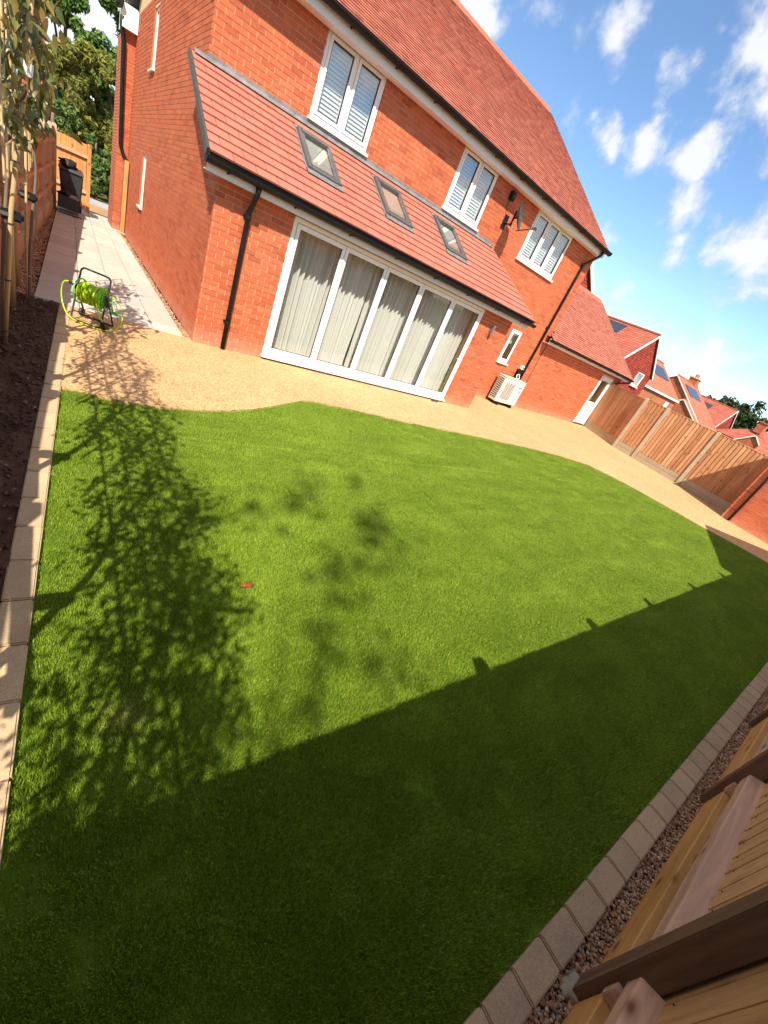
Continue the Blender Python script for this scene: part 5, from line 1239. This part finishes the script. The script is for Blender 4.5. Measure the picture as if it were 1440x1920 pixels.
def gable_x(label, x0, x1, yc, half, zr_, pitch, wallm, roofm, pv=None, group='red roofed houses beyond the right fence', left=True, barge=.11):
    """ridge along X, gable at x0 facing the viewer's side"""
    t = thing('neighbour_house', label, 'house', (x0, yc, 0), group); ze = zr_ - half * pitch; hw = half - .15
    mb = MB(); mb.prism([(x0 + .12, yc - hw, 0), (x0 + .12, yc + hw, 0), (x0 + .12, yc + hw, zr_ - hw * pitch - .06), (x0 + .12, yc, zr_ - .06), (x0 + .12, yc - hw, zr_ - hw * pitch - .06)], (x1 - x0 - .24, 0, 0)); mb.build('wall', wallm, t)
    mb = MB(); slab_(mb, (x0, yc - half, ze), (x1, yc - half, ze), (x1, yc, zr_), (x0, yc, zr_), .05); slab_(mb, (x0, yc + half, ze), (x1, yc + half, ze), (x1, yc, zr_), (x0, yc, zr_), .05); ro = mb.build('roof', roofm, t)
    bar_(m2 := MB(), (x0, yc, zr_ + .03), (x1, yc, zr_ + .03), .2, .1); m2.build('ridge', 'ridge', ro)
    for s in (-1, 1):
        bar_(m2 := MB(), (x0 - .02, yc + s * half, ze - .10), (x0 - .02, yc + s * .02, zr_ - .10), .06, barge); m2.build('bargeboard', 'upvc', t)
        MB().box(x0, x1, yc + s * half - .05, yc + s * half + .05, ze - .18, ze - .02).build('fascia', 'upvc', t)
    if pv:
        (xa, xb, da, db) = pv; sl_ = V((0, -1, -pitch)).normalized(); n_ = V((0, -pitch, 1)).normalized()
        for k in range(4):
            a = xa + (xb - xa) * k / 4 + .02; b = xa + (xb - xa) * (k + 1) / 4 - .02; Q = lambda x_, d_: V((x_, yc, zr_)) + sl_ * d_ + n_ * .06
            slab_(m2 := MB(), Q(a, da), Q(b, da), Q(b, db), Q(a, db), .04); m2.build('solar_panel', 'blue_panel', ro)
    return t, ro
def chimney(ro, x, y, z0, z1, s=.35):
    c = MB().box(x - s, x + s, y - s, y + s, z0, z1).build('chimney', 'far_brick', ro) if False else None
    return MB().box(x - s, x + s, y - s, y + s, z0, z1)
A = gable_y('nearest neighbouring house with a tile hung red gable and white bargeboards above the fence', 34.30, 16.0, 28.0, 3.25, 5.93, .80, 'far_hung', 'far_roof', pv=(18.45, 22.5, .35, 1.45), win=(34.98, 36.08, 2.30, 3.30))
tB, rB = gable_x('orange roofed house with solar panels squeezed behind the tile hung gable', 39.2, 48.0, 20.5, 3.54, 5.30, .70, 'far_brick', 'far_roof_orange', pv=(43.6, 47.1, .85, 2.35))
MB().box(45.6, 46.4, 17.06, 17.10, 1.0, 2.3).build('window', 'upvc', tB)
tC, rC = gable_x('orange roofed house with chimney, solar panels and brown brick gable end', 56.25, 63.75, 21.8, 5.06, 5.39, .70, 'far_brick', 'far_roof_orange', pv=(57.5, 61.8, .95, 2.6))
ch = MB().box(61.3, 62.3, 21.4, 22.4, 4.7, 6.0).build('chimney', 'far_brick', tC)
MB().box(61.2, 62.4, 21.3, 22.5, 6.0, 6.14).build('chimney_cap', 'mortar', ch)
for dx in (-.24, .24): MB().tube([(61.8 + dx, 21.9, 6.14), (61.8 + dx, 21.9, 6.5)], .15, 10).build('chimney_pot', 'pot', ch)
gable_x('low brown brick gable with white bargeboards standing just over the fence', 55.2, 56.2, 19.2, 2.9, 3.39, .68, 'far_brick', 'far_roof_orange')
Dh = gable_y('far red house with pinkish tile hung gable left of the dark trees', 70.2, 18.0, 34.0, 4.0, 5.0, .79, 'far_hung', 'far_roof', pv=(20.6, 24.0, 1.0, 2.4))
tE, rE = gable_x('distant house with brown gable and chimney at the far right below the trees', 60.0, 68.0, 12.4, 1.45, 3.15, .85, 'far_brick', 'far_roof')
mb = MB().add([(61.5, 10.2, 1.9), (70, 10.2, 1.9), (70, 16.6, 1.9), (61.5, 16.6, 1.9), (64.3, 13.4, 4.0), (70, 13.4, 4.0)], [(0, 1, 5, 4), (1, 2, 5), (2, 3, 4, 5), (3, 0, 4), (0, 3, 2, 1)]); mb.build('rear_roof', 'far_roof', tE)
MB().box(61.9, 69.8, 10.5, 16.3, 0, 1.95).build('rear_wall', 'far_brick', tE)
ch = MB().box(63.2, 64.2, 12.9, 13.7, 3.4, 4.55).build('chimney', 'far_brick', tE); MB().box(63.1, 64.3, 12.8, 13.8, 4.55, 4.68).build('chimney_cap', 'pot', ch)
gable_y('bright orange tiled garage roof just above the right end of the fence', 31.0, -2.0, 5.41, 3.6, 4.19, .70, 'far_brick', 'far_roof_orange')
# gable of the house beyond the main roof: tile hung flank with a white bargeboard
gable_y('tile hung red gable with white bargeboard between the main house and the garage roof', 22.15, 16.0, 30.0, 3.3, 6.92, .69, 'far_hung', 'far_roof', barge=.22)

# right brick outbuilding beside the fence
rb = thing('brick_outbuilding', 'red brick outbuilding at the right edge with a black downpipe at its corner', 'outbuilding', (15.6, 1, 0))
rbk = []
wall('gable_wall', rb, (15.62, 0, 0), (0, 1, 0), (-1, 0, 0), -1.6, 2.50, 0, 2.30, bricks=rbk, phase=.05)
wall('side_wall', rb, (15.65, 2.50, 0), (1, 0, 0), (0, 1, 0), 0.0, 1.2, 0, 2.30, bricks=rbk, core_mat='mortar')
lay_bricks(rbk, 300)
MB().prism([(15.7, -1.6, 2.3), (15.7, 2.3, 2.3), (15.7, .35, 3.6)], (.95, 0, 0)).build('gable', 'far_brick', rb)
mb = MB(); slab_(mb, (15.5, 2.62, 2.28), (16.72, 2.62, 2.28), (16.72, .35, 3.8), (15.5, .35, 3.8), .06); slab_(mb, (15.5, -1.9, 2.28), (16.72, -1.9, 2.28), (16.72, .35, 3.8), (15.5, .35, 3.8), .06); mb.build('roof', 'far_roof', rb)
downpipe(rb, [(15.56, 2.28, 2.25), (15.56, 2.28, 0.02)], .034)
# the gable behind the near fence whose shadow lies on the lawn
ng_ = thing('neighbour_garage', 'brick garage behind the near timber fence with its gable shading the lawn', 'garage', (11.0, -1.2, 0))
gx, gz, gh = 11.0, 4.35, 2.35
MB().prism([(gx - 2.2, -1.2, 0), (gx + 2.2, -1.2, 0), (gx + 2.2, -1.2, 2.75), (gx, -1.2, 4.25), (gx - 2.2, -1.2, 2.75)], (0, -6, 0)).build('wall', 'far_brick', ng_)
mb = MB(); slab_(mb, (gx - gh, -1.15, gz - gh * .66), (gx, -1.15, gz), (gx, -7.3, gz), (gx - gh, -7.3, gz - gh * .66), .06); slab_(mb, (gx + gh, -1.15, gz - gh * .66), (gx, -1.15, gz), (gx, -7.3, gz), (gx + gh, -7.3, gz - gh * .66), .06); mb.build('roof', 'far_roof', ng_)
